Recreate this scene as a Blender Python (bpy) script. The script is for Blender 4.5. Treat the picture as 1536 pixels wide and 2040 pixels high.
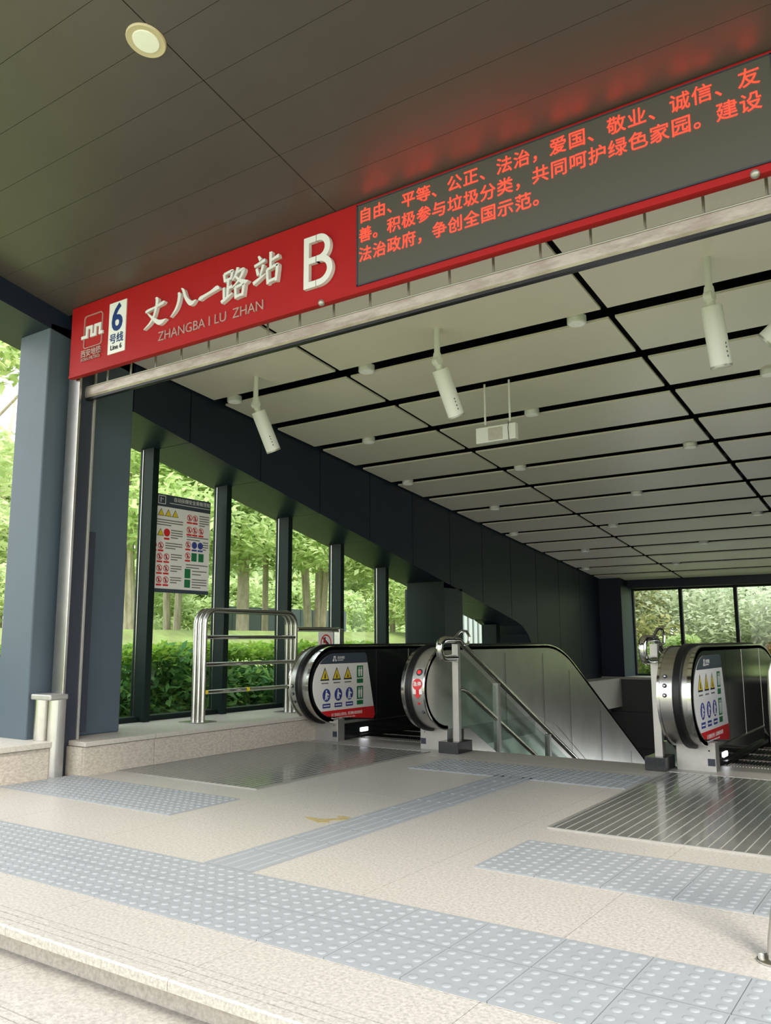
import bpy, math, random
from mathutils import Vector, Matrix
random.seed(7)
for o in list(bpy.data.objects): bpy.data.objects.remove(o)
S = bpy.context.scene
COL = S.collection
# ------------------------------------------------------------------ camera
cam = bpy.data.cameras.new('camera'); co = bpy.data.objects.new('camera', cam); COL.objects.link(co)
YAW, PIT, ROL, FPX = 0.599534, 0.154899, -0.0044625, 1642.02
fw = Vector((-math.sin(YAW)*math.cos(PIT), math.cos(YAW)*math.cos(PIT), math.sin(PIT)))
rt = Vector((math.cos(YAW), math.sin(YAW), 0)); up = rt.cross(fw)
r2 = math.cos(ROL)*rt + math.sin(ROL)*up; u2 = -math.sin(ROL)*rt + math.cos(ROL)*up
co.matrix_world = Matrix(((r2.x, u2.x, -fw.x, 0), (r2.y, u2.y, -fw.y, 0), (r2.z, u2.z, -fw.z, 1.033), (0, 0, 0, 1)))
cam.sensor_fit = 'HORIZONTAL'; cam.sensor_width = 36; cam.lens = 36*FPX/1536
cam.clip_start = 0.05; cam.clip_end = 300
S.camera = co
# ------------------------------------------------------------------ sky, sun, exposure
W = bpy.data.worlds.new('overcast_sky'); S.world = W; W.use_nodes = True
wn = W.node_tree; bg = wn.nodes['Background']
tc = wn.nodes.new('ShaderNodeTexCoord'); sp = wn.nodes.new('ShaderNodeSeparateXYZ'); cr = wn.nodes.new('ShaderNodeValToRGB')
wn.links.new(tc.outputs['Generated'], sp.inputs[0]); wn.links.new(sp.outputs['Z'], cr.inputs[0]); wn.links.new(cr.outputs[0], bg.inputs[0])
cr.color_ramp.elements[0].position = 0.0; cr.color_ramp.elements[0].color = (1.0, 0.98, 0.93, 1)
cr.color_ramp.elements[1].position = 0.6; cr.color_ramp.elements[1].color = (0.86, 0.93, 1.0, 1)
bg.inputs[1].default_value = 1.75
sun = bpy.data.lights.new('sun', 'SUN'); so = bpy.data.objects.new('sun', sun); COL.objects.link(so)
sun.energy = 2.6; sun.angle = math.radians(16); sun.color = (1.0, 0.93, 0.80)
sd = Vector((-0.72, 0.69, -1.12))   # hazy morning sun from behind the right shoulder
so.rotation_euler = sd.to_track_quat('-Z', 'Y').to_euler(); so.location = (10, -4, 8)
S.view_settings.view_transform = 'Standard'; S.view_settings.look = 'None'
S.view_settings.gamma = 1; S.view_settings.use_curve_mapping = False
S.view_settings.exposure = 0.85
S.cycles.max_bounces = 10; S.cycles.transparent_max_bounces = 16
S.cycles.use_denoising = True
S.cycles.sample_clamp_indirect = 6

# ------------------------------------------------------------------ materials
def mat(name, col, rough=0.5, metal=0.0, spec=0.5, noise=None, bump=None, emit=None, coat=0.0, transl=0.0):
    m = bpy.data.materials.new(name); m.use_nodes = True
    n = m.node_tree; b = n.nodes['Principled BSDF']
    b.inputs['Base Color'].default_value = (*col, 1); b.inputs['Roughness'].default_value = rough
    b.inputs['Metallic'].default_value = metal; b.inputs['Specular IOR Level'].default_value = spec
    b.inputs['Coat Weight'].default_value = coat
    if emit:
        b.inputs['Emission Color'].default_value = (*emit[0], 1); b.inputs['Emission Strength'].default_value = emit[1]
    t = None
    if noise:        # (scale, colour2, contrast lo, hi[, stretch])
        t = n.nodes.new('ShaderNodeTexCoord'); mp = n.nodes.new('ShaderNodeMapping')
        if len(noise) > 4: mp.inputs['Scale'].default_value = noise[4]
        g = n.nodes.new('ShaderNodeNewGeometry')
        n.links.new(g.outputs['Position'], mp.inputs[0])
        x = n.nodes.new('ShaderNodeTexNoise'); x.inputs['Scale'].default_value = noise[0]; x.inputs['Detail'].default_value = 4; x.inputs['Roughness'].default_value = 0.7
        n.links.new(mp.outputs[0], x.inputs['Vector'])
        r = n.nodes.new('ShaderNodeValToRGB')
        r.color_ramp.elements[0].position = noise[2]; r.color_ramp.elements[1].position = noise[3]
        r.color_ramp.elements[0].color = (*noise[1], 1); r.color_ramp.elements[1].color = (*col, 1)
        n.links.new(x.outputs[0], r.inputs[0]); n.links.new(r.outputs[0], b.inputs['Base Color'])
        if bump:
            bp = n.nodes.new('ShaderNodeBump'); bp.inputs['Strength'].default_value = bump; bp.inputs['Distance'].default_value = 0.01
            n.links.new(x.outputs[0], bp.inputs['Height']); n.links.new(bp.outputs[0], b.inputs['Normal'])
    return m
def leafmat(name, cols):
    m = bpy.data.materials.new(name); m.use_nodes = True; n = m.node_tree; b = n.nodes['Principled BSDF']
    g = n.nodes.new('ShaderNodeNewGeometry'); r = n.nodes.new('ShaderNodeValToRGB')
    while len(r.color_ramp.elements) < len(cols): r.color_ramp.elements.new(0.5)
    for i, c in enumerate(cols):
        r.color_ramp.elements[i].position = i/(len(cols)-1); r.color_ramp.elements[i].color = (*c, 1)
    n.links.new(g.outputs['Random Per Island'], r.inputs[0]); n.links.new(r.outputs[0], b.inputs['Base Color'])
    b.inputs['Roughness'].default_value = 0.55
    tr = n.nodes.new('ShaderNodeBsdfTranslucent'); n.links.new(r.outputs[0], tr.inputs[0])
    mx = n.nodes.new('ShaderNodeMixShader'); mx.inputs[0].default_value = 0.55
    n.links.new(b.outputs[0], mx.inputs[1]); n.links.new(tr.outputs[0], mx.inputs[2])
    n.links.new(mx.outputs[0], n.nodes['Material Output'].inputs[0]); return m
def glassmat(name, tint, refl):
    m = bpy.data.materials.new(name); m.use_nodes = True; n = m.node_tree; n.nodes.remove(n.nodes['Principled BSDF'])
    t = n.nodes.new('ShaderNodeBsdfTransparent'); t.inputs[0].default_value = (*tint, 1)
    g = n.nodes.new('ShaderNodeBsdfGlossy'); g.inputs['Roughness'].default_value = 0.02
    l = n.nodes.new('ShaderNodeFresnel'); l.inputs[0].default_value = 1.45
    mt = n.nodes.new('ShaderNodeMath'); mt.operation = 'MULTIPLY'; mt.inputs[1].default_value = refl
    gb = n.nodes.new('ShaderNodeNewGeometry'); ms = n.nodes.new('ShaderNodeMath'); ms.operation = 'SUBTRACT'; ms.inputs[0].default_value = 1.0
    n.links.new(gb.outputs['Backfacing'], ms.inputs[1]); mm = n.nodes.new('ShaderNodeMath'); mm.operation = 'MULTIPLY'
    n.links.new(l.outputs[0], mm.inputs[0]); n.links.new(ms.outputs[0], mm.inputs[1]); n.links.new(mm.outputs[0], mt.inputs[0])
    mx = n.nodes.new('ShaderNodeMixShader'); n.links.new(mt.outputs[0], mx.inputs[0])
    n.links.new(t.outputs[0], mx.inputs[1]); n.links.new(g.outputs[0], mx.inputs[2])
    n.links.new(mx.outputs[0], n.nodes['Material Output'].inputs[0]); return m
M = dict(
 navy=mat('navy_panel', (0.0115, 0.019, 0.034), 0.40, 0.0, 0.3, noise=(3, (0.010, 0.0165, 0.030), .3, .7)),
 navy_light=mat('blue_grey_panel', (0.075, 0.102, 0.128), 0.5, 0.0, 0.4, noise=(2, (0.068, 0.092, 0.115), .3, .7)),
 fin=mat('green_black_mullion', (0.006, 0.014, 0.012), 0.5, 0, 0.2),
 canopy=mat('canopy_grey', (0.110, 0.095, 0.089), 0.38, 0.3, 0.5, noise=(0.8, (0.098, 0.084, 0.078), .35, .65)),
 ceil=mat('ceiling_white_grey', (0.77, 0.71, 0.62), 0.40, 0.0, 0.5, noise=(1.2, (0.73, 0.67, 0.58), .3, .7)),
 black=mat('void_black', (0.004, 0.004, 0.006), 0.8, 0, 0.2),
 red=mat('sign_red', (0.34, 0.007, 0.008), 0.5, 0, 0.22, noise=(2, (0.31, 0.006, 0.007), .3, .7)),
 white=mat('white_paint', (0.72, 0.72, 0.70), 0.4),
 letter=mat('acrylic_white', (0.66, 0.66, 0.66), 0.35),
 pink=mat('worn_letter', (0.42, 0.22, 0.21), 0.4),
 blue=mat('line_blue', (0.008, 0.035, 0.16), 0.35),
 ink=mat('dark_ink', (0.02, 0.025, 0.04), 0.5),
 textgrey=mat('print_grey', (0.16, 0.15, 0.14), 0.6),
 led=mat('led_screen', (0.055, 0.052, 0.042), 0.45, 0, 0.4, noise=(400, (0.075, 0.07, 0.058), .3, .7)),
 ledtext=mat('led_red', (0.3, 0.01, 0.005), 0.5, emit=((1.0, 0.014, 0.006), 4.2)),
 steel=mat('brushed_steel', (0.60, 0.585, 0.55), 0.27, 1.0, noise=(6, (0.50, 0.485, 0.455), .3, .7)),
 chrome=mat('polished_steel', (0.66, 0.65, 0.62), 0.12, 1.0),
 clad=mat('cladding_steel', (0.70, 0.675, 0.62), 0.32, 0.85, noise=(2.2, (0.60, 0.585, 0.54), .35, .65), bump=None),
 matte=mat('matte_steel', (0.45, 0.44, 0.41), 0.45, 0.7, noise=(8, (0.38, 0.37, 0.345), .3, .7)),
 bar=mat('weathered_aluminium', (0.42, 0.375, 0.33), 0.42, 0.55, noise=(5, (0.30, 0.25, 0.215), .38, .62, (1, 1, 4))),
 rubber=mat('handrail_rubber', (0.006, 0.006, 0.0065), 0.36, 0, 0.35),
 glassblack=mat('dark_glass_panel', (0.012, 0.013, 0.014), 0.10, 0, 0.5),
 granite=mat('beige_granite', (0.425, 0.398, 0.362), 0.40, 0, 0.4, noise=(75, (0.275, 0.257, 0.235), .36, .60), bump=0.03),
 plinth=mat('plinth_granite', (0.52, 0.47, 0.40), 0.7, 0, 0.3, noise=(34, (0.37, 0.325, 0.27), .36, .62, (1, 1, 2.2)), bump=0.35),
 coping=mat('coping_granite', (0.50, 0.47, 0.41), 0.5, 0, 0.4, noise=(60, (0.40, 0.375, 0.33), .36, .62)),
 riser=mat('riser_granite', (0.52, 0.47, 0.41), 0.6, 0, 0.4, noise=(60, (0.36, 0.325, 0.29), .34, .62)),
 dgranite=mat('dark_granite', (0.085, 0.088, 0.085), 0.5, 0, 0.4, noise=(90, (0.05, 0.052, 0.052), .35, .65)),
 bgranite=mat('black_granite', (0.018, 0.019, 0.021), 0.18, 0, 0.5, noise=(120, (0.03, 0.03, 0.032), .4, .6)),
 joint=mat('joint_dark', (0.13, 0.115, 0.10), 0.8),
 tactile=mat('tactile_grey', (0.245, 0.259, 0.271), 0.5, 0, 0.35, noise=(7, (0.225, 0.239, 0.25), .3, .7)),
 matbase=mat('polished_mat_stone', (0.155, 0.155, 0.142), 0.13, 0, 0.5, noise=(9, (0.115, 0.115, 0.106), .3, .7)),
 matstrip=mat('mat_strip', (0.42, 0.41, 0.37), 0.4, 0.3),
 yellow=mat('sign_yellow', (0.75, 0.55, 0.02), 0.45),
 tape=mat('worn_yellow_tape', (0.34, 0.27, 0.11), 0.7, noise=(40, (0.22, 0.18, 0.11), .35, .6)),
 sblue=mat('sign_blue', (0.035, 0.05, 0.26), 0.45),
 sgreen=mat('sign_green', (0.012, 0.16, 0.055), 0.45),
 sred=mat('print_red', (0.62, 0.018, 0.022), 0.4),
 paper=mat('print_white', (0.78, 0.76, 0.73), 0.4),
 header=mat('header_slate', (0.045, 0.06, 0.08), 0.4),
 glow=mat('skirt_lamp', (0.9, 0.9, 1.0), 0.4, emit=((0.9, 0.93, 1.0), 4.0)),
 stopred=mat('red_dot_display', (0.2, 0.005, 0.005), 0.4, emit=((1, 0.02, 0.02), 0.6)),
 lens=mat('frosted_lens', (0.80, 0.80, 0.74), 0.35, emit=((1, 0.95, 0.8), 0.06)),
 ring=mat('cream_ring', (0.62, 0.52, 0.36), 0.4),
 bark=mat('tree_bark', (0.58, 0.50, 0.38), 0.85, noise=(9, (0.36, 0.30, 0.22), .35, .65, (1, 1, 0.3)), bump=0.4),
 soil=mat('lawn_soil', (0.26, 0.34, 0.12), 0.95, noise=(3, (0.20, 0.22, 0.09), .35, .65)),
 fence=mat('fence_blue_grey', (0.10, 0.125, 0.14), 0.5),
 stripe=mat('fence_white', (0.62, 0.66, 0.68), 0.5),
 leaf_hedge=leafmat('leaf_hedge', [(0.09, 0.24, 0.08), (0.18, 0.38, 0.11), (0.34, 0.52, 0.13), (0.13, 0.31, 0.12)]),
 leaf_tree=leafmat('leaf_tree', [(0.36, 0.50, 0.18), (0.58, 0.69, 0.32), (0.76, 0.82, 0.46), (0.44, 0.58, 0.24)]),
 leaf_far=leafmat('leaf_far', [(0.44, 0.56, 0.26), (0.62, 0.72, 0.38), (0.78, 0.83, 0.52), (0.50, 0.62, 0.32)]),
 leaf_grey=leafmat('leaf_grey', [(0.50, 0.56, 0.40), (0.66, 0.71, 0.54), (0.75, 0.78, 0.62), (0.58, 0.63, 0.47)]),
 leaf_lit=leafmat('leaf_lit_top', [(0.30, 0.50, 0.07), (0.45, 0.62, 0.10), (0.24, 0.42, 0.06)]),  # lighter yellow-green that puts the light on the hedge tops into the colour
 leaf_pale=leafmat('leaf_pale', [(0.36, 0.36, 0.14), (0.52, 0.48, 0.22), (0.30, 0.33, 0.12), (0.45, 0.42, 0.2)]),
 leaf_red=leafmat('leaf_red', [(0.34, 0.17, 0.11), (0.42, 0.22, 0.14), (0.28, 0.20, 0.10), (0.4, 0.26, 0.18)]),
 glass=glassmat('window_glass', (0.93, 0.97, 0.94), 0.8),
 railglass=glassmat('railing_glass', (0.84, 0.91, 0.88), 1.0),
)

# ------------------------------------------------------------------ mesh helpers
class MB:
    def __init__(s): s.v = []; s.f = []
    def box(s, x0, x1, y0, y1, z0, z1):
        b = len(s.v)
        for z in (z0, z1):
            for x, y in ((x0, y0), (x1, y0), (x1, y1), (x0, y1)): s.v.append((x, y, z))
        s.f += [[b+3, b+2, b+1, b], [b+4, b+5, b+6, b+7], [b, b+1, b+5, b+4], [b+1, b+2, b+6, b+5], [b+2, b+3, b+7, b+6], [b+3, b, b+4, b+7]]
        return s
    def prism(s, poly, fn):            # fn(u, v, t) -> xyz, t in 0/1
        b = len(s.v); n = len(poly)
        for t in (0, 1): s.v += [fn(u, v, t) for u, v in poly]
        s.f.append(list(range(b, b+n))); s.f.append(list(range(b+2*n-1, b+n-1, -1)))
        for i in range(n):
            j = (i+1) % n; s.f.append([b+i, b+n+i, b+n+j, b+j])
        return s
    def band(s, outer, inner, fn):     # a closed ring profile between two open polylines, extruded
        b = len(s.v); n = len(outer)
        for t in (0, 1):
            s.v += [fn(u, v, t) for u, v in outer]; s.v += [fn(u, v, t) for u, v in inner]
        m = 2*n
        for i in range(n-1):
            s.f += [[b+i, b+i+1, b+n+i+1, b+n+i], [b+m+i+1, b+m+i, b+m+n+i, b+m+n+i+1],
                    [b+i+1, b+i, b+m+i, b+m+i+1], [b+n+i, b+n+i+1, b+m+n+i+1, b+m+n+i]]
        s.f += [[b, b+n, b+m+n, b+m], [b+m-1, b+n-1, b+m+n-1, b+2*m-1]]
        return s
    def tube(s, pts, r, n=10, cap=True):
        pts = [Vector(p) for p in pts]; b = len(s.v); k = len(pts)
        rr = r if isinstance(r, (list, tuple)) else [r]*k
        a = None
        for i, p in enumerate(pts):
            d = ((pts[min(i+1, k-1)]-p).normalized() + (p-pts[max(i-1, 0)]).normalized())
            d = d.normalized() if d.length > 1e-6 else Vector((0, 0, 1))
            if a is None: a = d.orthogonal().normalized()
            a = (a - d*a.dot(d)).normalized(); c = d.cross(a)
            for j in range(n):
                t = 2*math.pi*j/n; s.v.append(tuple(p + rr[i]*(a*math.cos(t) + c*math.sin(t))))
        for i in range(k-1):
            for j in range(n):
                q = (j+1) % n; s.f.append([b+i*n+j, b+i*n+q, b+(i+1)*n+q, b+(i+1)*n+j])
        if cap:
            s.f.append([b+j for j in reversed(range(n))]); s.f.append([b+(k-1)*n+j for j in range(n)])
        return s
    def lathe(s, prof, c, axis, n=24):  # prof: (radius, height) along axis from c
        ax = Vector(axis).normalized(); a = ax.orthogonal().normalized(); e = ax.cross(a); b = len(s.v); c = Vector(c)
        for r, h in prof:
            for j in range(n):
                t = 2*math.pi*j/n; s.v.append(tuple(c + ax*h + max(r, 1e-4)*(a*math.cos(t)+e*math.sin(t))))
        for i in range(len(prof)-1):
            for j in range(n):
                q = (j+1) % n; s.f.append([b+i*n+j, b+i*n+q, b+(i+1)*n+q, b+(i+1)*n+j])
        s.f.append([b+j for j in reversed(range(n))]); s.f.append([b+(len(prof)-1)*n+j for j in range(n)])
        return s
    def mesh(s, name, m):
        me = bpy.data.meshes.new(name); me.from_pydata(s.v, [], s.f); me.validate(); me.update()
        me.materials.append(M[m]); return me
    def obj(s, name, m, parent=None, smooth=False, bevel=0, kind=None, label=None):
        o = link(name, s.mesh(name, m), parent)
        if smooth: smoothen(o.data)
        if bevel:
            bv = o.modifiers.new('bevel', 'BEVEL'); bv.width = bevel; bv.segments = 2; bv.limit_method = 'ANGLE'; bv.angle_limit = math.radians(40)
        if kind: o['kind'] = kind
        if label: o['label'] = label
        return o
def smoothen(me, ang=40):
    for p in me.polygons: p.use_smooth = True
    try: me.set_sharp_from_angle(angle=math.radians(ang))
    except Exception: pass
def link(name, me, parent=None):
    o = bpy.data.objects.new(name, me); COL.objects.link(o)
    if parent: o.parent = parent; o.matrix_parent_inverse = Matrix.Translation(-world_loc(parent))
    return o
def world_loc(o): return o.location if o.type == 'EMPTY' else Vector((0, 0, 0))   # every mesh part sits at the world origin
def tag(o, label, cat, group=None):
    o['label'] = label; o['category'] = cat
    if group: o['group'] = group
    return o
def thing(name, loc, label, cat, group=None):
    o = bpy.data.objects.new(name, None); COL.objects.link(o); o.location = loc; o.empty_display_size = 0.1
    return tag(o, label, cat, group)
def struct(o): o['kind'] = 'structure'; return o
def sub(o): return o
DG = bpy.context.evaluated_depsgraph_get
def text(s, size, m, parent, org, ux, uy, ext=0.001, bold=0.0, align='LEFT', name='lettering', sx=1.0, shear=0.0, space=1.0):
    cu = bpy.data.curves.new('text', 'FONT'); cu.body = s; cu.size = size; cu.extrude = ext; cu.offset = bold
    cu.align_x = align; cu.resolution_u = 3; cu.shear = shear; cu.space_character = space
    t = bpy.data.objects.new('text', cu); COL.objects.link(t)
    bpy.context.view_layer.update()
    me = bpy.data.meshes.new_from_object(t.evaluated_get(DG())); bpy.data.objects.remove(t); bpy.data.curves.remove(cu)
    ux, uy = Vector(ux), Vector(uy); n = ux.cross(uy)
    T = Matrix(((ux.x*sx, uy.x, n.x, org[0]), (ux.y*sx, uy.y, n.y, org[1]), (ux.z*sx, uy.z, n.z, org[2]), (0, 0, 0, 1)))
    me.transform(T); me.materials.clear(); me.materials.append(M[m]); me.name = name
    return link(name, me, parent)
XY = lambda z0, z1: (lambda u, v, t: (u, v, z0 + (z1-z0)*t))
def YZ(x0, x1): return lambda u, v, t: (x0 + (x1-x0)*t, u, v)
def XZ(y0, y1): return lambda u, v, t: (u, y0 + (y1-y0)*t, v)
def arc(cx, cy, rx, ry, a0, a1, n): return [(cx+rx*math.cos(math.radians(a0+(a1-a0)*i/n)), cy+ry*math.sin(math.radians(a0+(a1-a0)*i/n))) for i in range(n+1)]

XL, XG, XR = -6.10, -6.75, 0.12        # wall face, glass plane, right wall face
SILL = 0.26
zedge = lambda y: 3.14 - 0.2227*(y-4.79)
zceil = lambda y: 4.099 - 0.107*y
zcan = lambda y: 4.64 - 0.20*y
YB = 16.83                               # back wall
# ------------------------------------------------------------------ floor
FX0, FX1 = -5.83, 1.2
fl = struct(MB().box(FX0, FX1, 1.98, 7.08, -0.30, -0.012).obj('floor', 'joint'))
ys = [2.27, 2.89, 3.51, 4.13, 4.75, 5.37, 5.99, 6.61, 7.08]
xs = [FX0 + 0.2 + 0.88*i for i in range(-1, 9)]
xs = [max(FX0, min(FX1, x)) for x in xs]
g = 0.0015
# nosing slab with three recessed anti-slip grooves
def nosing(y0, y1, zt, th=0.035):
    p = [(y0, zt-th), (y0, zt-0.006), (y0+0.006, zt)]
    for k in (0.045, 0.085, 0.125): p += [(y0+k-0.003, zt), (y0+k-0.003, zt-0.006), (y0+k+0.003, zt-0.006), (y0+k+0.003, zt)]
    return p + [(y1, zt), (y1, zt-th)]
for a, b in zip(xs[:-1], xs[1:]):
    if b-a < 0.05: continue
    MB().prism(nosing(1.88, 2.268, 0.0), YZ(a+g, b-g)).obj('paving_slab', 'granite', fl)
    for c, d in zip(ys[:-1], ys[1:]):
        MB().box(a+g, b-g, c+g, d-g, -0.03, 0.0).obj('paving_slab', 'granite', fl)
MB().box(FX0, FX1, 7.05, 7.16, -0.20, -0.001).obj('edge_slab', 'granite', fl)
# entrance steps
for k in range(1, 5):
    y1 = 1.98 - 0.32*(k-1); st = struct(MB().box(FX0-1.2, FX1+1.5, y1-0.42-0.0, y1, -0.14*k-0.30, -0.14*k-0.03).obj('trim_%d' % k, 'riser'))
    MB().box(FX0-1.2, FX1+1.5, y1-0.001, y1+0.02, -0.14*k-0.03, -0.14*(k-1)-0.03).obj('riser_slab', 'riser', st)
    for a in range(7):
        x = FX0-1.2 + a*1.36
        MB().prism(nosing(y1-0.42, y1, -0.14*k), YZ(x+g, x+1.36-g)).obj('tread_slab', 'granite', st)
gr = MB()
GY = [-20, -12, -6, -2, 0.58, 0.60, 4, 7, 10, 13, 16, 17.99, 18.01, 22, 28, 36, 48, 68]
def gz(x, y):
    w = -0.62 if x > -7.2 else -0.05
    if x < -9: w += min(1.3, (-9-x)*0.45)
    if y > 17.5: w = max(w, min(0.3, (y-17.5)*0.3))
    return w
GX = [-60, -40, -25, -18, -14, -12, -11, -10, -9, -8, -7.21, -7.19, -3, 0, 4, 10, 30, 60]
for x in GX:
    for y in GY: gr.v.append((x, y, gz(x, y)-(0.0 if (x < -7.2 or y < 0.59 or y > 18 or x > 2) else 6)))
for i in range(len(GX)-1):
    for j in range(len(GY)-1):
        a = i*len(GY)+j; gr.f.append([a, a+len(GY), a+len(GY)+1, a+1])
struct(gr.obj('ground', 'soil'))

# tactile paving
def dome_tile():
    b = MB(); b.box(-0.1485, 0.1485, -0.1485, 0.1485, -0.002, 0.006)
    for i in range(5):
        for j in range(5):
            b.lathe([(0.0175, 0.0), (0.0155, 0.0026), (0.0105, 0.0040)], (-0.12+0.06*i, -0.12+0.06*j, 0.0055), (0, 0, 1), 10)
    me = b.mesh('tactile_tile', 'tactile'); smoothen(me); return me
def bar_tile():
    b = MB(); b.box(-0.1485, 0.1485, -0.1485, 0.1485, -0.002, 0.006)
    for i in range(4):
        x = -0.111+0.074*i
        b.prism([(x-0.017, 0.005), (x-0.011, 0.0105), (x+0.011, 0.0105), (x+0.017, 0.005)], lambda u, v, t: (u, -0.135+0.27*t, v))
    return b.mesh('guide_tile', 'tactile')
DT, BT = dome_tile(), bar_tile()
def strip(name, label, x0, nx, y0, ny, me):
    t = thing(name, (x0, y0, 0), label, 'tactile paving')
    for i in range(nx):
        for j in range(ny):
            o = bpy.data.objects.new(me.name, me); COL.objects.link(o); o.parent = t
            o.location = (0.15+0.3*i, 0.15+0.305*j, 0.001)
    return t
strip('tactile_strip', 'long grey band of raised dome tiles along the top of the entrance steps', -5.71, 20, 2.275, 2, DT)
strip('tactile_patch', 'short grey dome paving patch in front of the ribbed metal entrance mat on the right', -1.93, 7, 3.53, 2, DT)
strip('tactile_patch', 'grey dome paving patch on the floor beside the steel guide post and left stone kerb', -5.80, 6, 3.53, 2, DT)
strip('tactile_patch', 'grey dome paving patch on the floor right before the top stair between black blocks', -3.80, 6, 5.87, 2, DT)
strip('guide_path', 'narrow grey path of long raised bars leading across the floor to the stairs', -3.02, 1, 2.89, 10, BT)
# entrance mats with metal strips
def entrance_mat(x0, x1, label):
    t = thing('entrance_mat', ((x0+x1)/2, 5.6, 0), label, 'mat')
    MB().box(x0, x1, 4.47, 6.80, -0.002, 0.005).obj('mat_base', 'matbase', t)
    b = MB(); x = x0+0.03
    while x < x1-0.02:
        b.box(x-0.0022, x+0.0022, 4.475, 6.795, 0.004, 0.0068); x += 0.058
    b.obj('metal_strip', 'matstrip', t, kind='stuff')
    b = MB()
    b.box(x0-0.012, x0, 4.46, 6.81, -0.001, 0.008); b.box(x1, x1+0.012, 4.46, 6.81, -0.001, 0.008)
    b.box(x0, x1, 4.458, 4.47, -0.001, 0.008); b.box(x0, x1, 6.80, 6.812, -0.001, 0.008); b.obj('mat_frame', 'matte', t)
entrance_mat(-1.96, 0.0, 'dark polished floor mat with bright metal strips before the right-hand escalator')
entrance_mat(-5.68, -4.17, 'dark polished floor mat before the left-hand escalator beside the low stone wall')
# worn tape on floor
b = MB(); c = (-3.12, 3.93)
zp = [(-0.17, 0.02), (-0.10, -0.02), (0.0, -0.06), (0.05, -0.03), (0.01, 0.02), (0.10, 0.09), (0.13, 0.13), (0.03, 0.16), (-0.02, 0.14), (0.03, 0.09), (-0.05, 0.03), (-0.10, 0.03)]
b.prism([(c[0]+x, c[1]+y) for x, y in zp], XY(0.0005, 0.003))
tag(b.obj('floor_tape', 'tape'), 'torn scrap of yellowish tape stuck on the beige floor beside the guide path', 'tape')

# ------------------------------------------------------------------ left kerb / plinth
wl = struct(MB().box(-6.9, -5.71, 4.16, 10.5, -0.6, 0.20).obj('wall_left', 'joint'))
y = 4.15
for y1 in (4.15, 4.85, 5.75, 6.65, 7.55, 8.6):
    if y1 == 4.15: continue
    MB().box(-5.745, -5.70, y+0.002, y1-0.002, -0.02, 0.218).obj('kerb_slab', 'plinth', wl, bevel=0.003)
    MB().box(-6.85, -5.685, y+0.002, y1-0.002, 0.222, SILL).obj('coping_slab', 'coping', wl, bevel=0.004); y = y1
MB().box(-6.85, -5.702, 4.135, 4.158, -0.02, 0.218).obj('kerb_slab', 'plinth', wl)
MB().box(-6.85, -5.70, 8.6, YB, -0.3, SILL).obj('coping_slab', 'coping', wl)
t7 = struct(MB().box(-7.4, -5.86, 1.2, 3.97, -0.6, 0.21).obj('trim_7', 'joint'))
y = 1.2
for y1 in (2.1, 3.0, 3.97):
    MB().box(-5.87, -5.83, y+0.002, y1-0.002, -0.14, 0.228).obj('kerb_slab', 'plinth', t7, bevel=0.003)
    MB().box(-7.4, -5.81, y+0.002, y1-0.002, 0.232, 0.275).obj('coping_slab', 'coping', t7, bevel=0.004); y = y1
# big front column and outer beam
tag(MB().box(-6.53, -6.10, 3.90, 4.79, SILL, 3.72).obj('column', 'navy_light', bevel=0.012), 'broad blue-grey clad column standing on the stone kerb left of the shutter rail', 'column')
t8 = struct(MB().prism([(1.25, 4.19-0.0), (4.79, zedge(4.79)+0.35), (4.79, 4.3), (1.25, 4.6)], YZ(-6.75, XL)).obj('trim_8', 'navy'))
# ------------------------------------------------------------------ left wall fascia panels (metal)
J = [4.79, 5.49, 6.515, 7.54, 8.565, 9.59, 10.615, 11.64, 12.66, 13.68, 14.7, 15.75, YB]
curve = [(12.76, zedge(12.76)), (13.05, 1.275), (13.28, 1.13), (13.43, 0.95), (13.50, 0.70), (13.53, SILL)]
gg = 0.006
for a, b_ in zip(J[:-1], J[1:]):
    top = [(b_-gg, zceil(b_)+0.05), (a+gg, zceil(a)+0.05)]
    if b_ <= 12.7: bot = [(a+gg, zedge(a)), (b_-gg, zedge(b_))]
    elif a < 13: bot = [(a+gg, zedge(a))] + curve + [(b_-gg, SILL)]
    else: bot = [(a+gg, SILL), (b_-gg, SILL)]
    MB().prism(bot+top, YZ(XL-0.03, XL)).obj('wall_panel', 'navy', wl)
    if a < 12:     # soffit piece back to the glass line
        MB().prism([(a+gg, zedge(a)), (b_-gg, zedge(b_)), (b_-gg, zedge(b_)+0.03), (a+gg, zedge(a)+0.03)], YZ(-6.85, XL-0.031)).obj('soffit_panel', 'navy', wl)
MB().prism(curve + [(13.68, SILL), (13.68, zedge(12.76)+.1), (12.66, zedge(12.66)+0.04)], YZ(-6.85, XL-0.031)).obj('soffit_panel', 'navy', wl)
# backing behind the panels
pts = [(4.79, zedge(4.79)+0.04), (12.7, zedge(12.7)+0.04), (13.6, 1.3), (13.6, SILL), (YB+0.9, SILL), (YB+0.9, 2.6), (4.79, 4.2)]
MB().prism(pts, YZ(-6.85, XL-0.035)).obj('wall_backing', 'black', wl)
# column between first and second window
MB().box(-6.78, XL, 10.43, 10.97, SILL, zedge(10.97)+0.03).obj('pier', 'navy', wl)
MB().box(-6.74, XL-0.002, 10.425, 10.43, SILL, zedge(10.43)).obj('pier_cladding', 'fin', wl)
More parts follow.
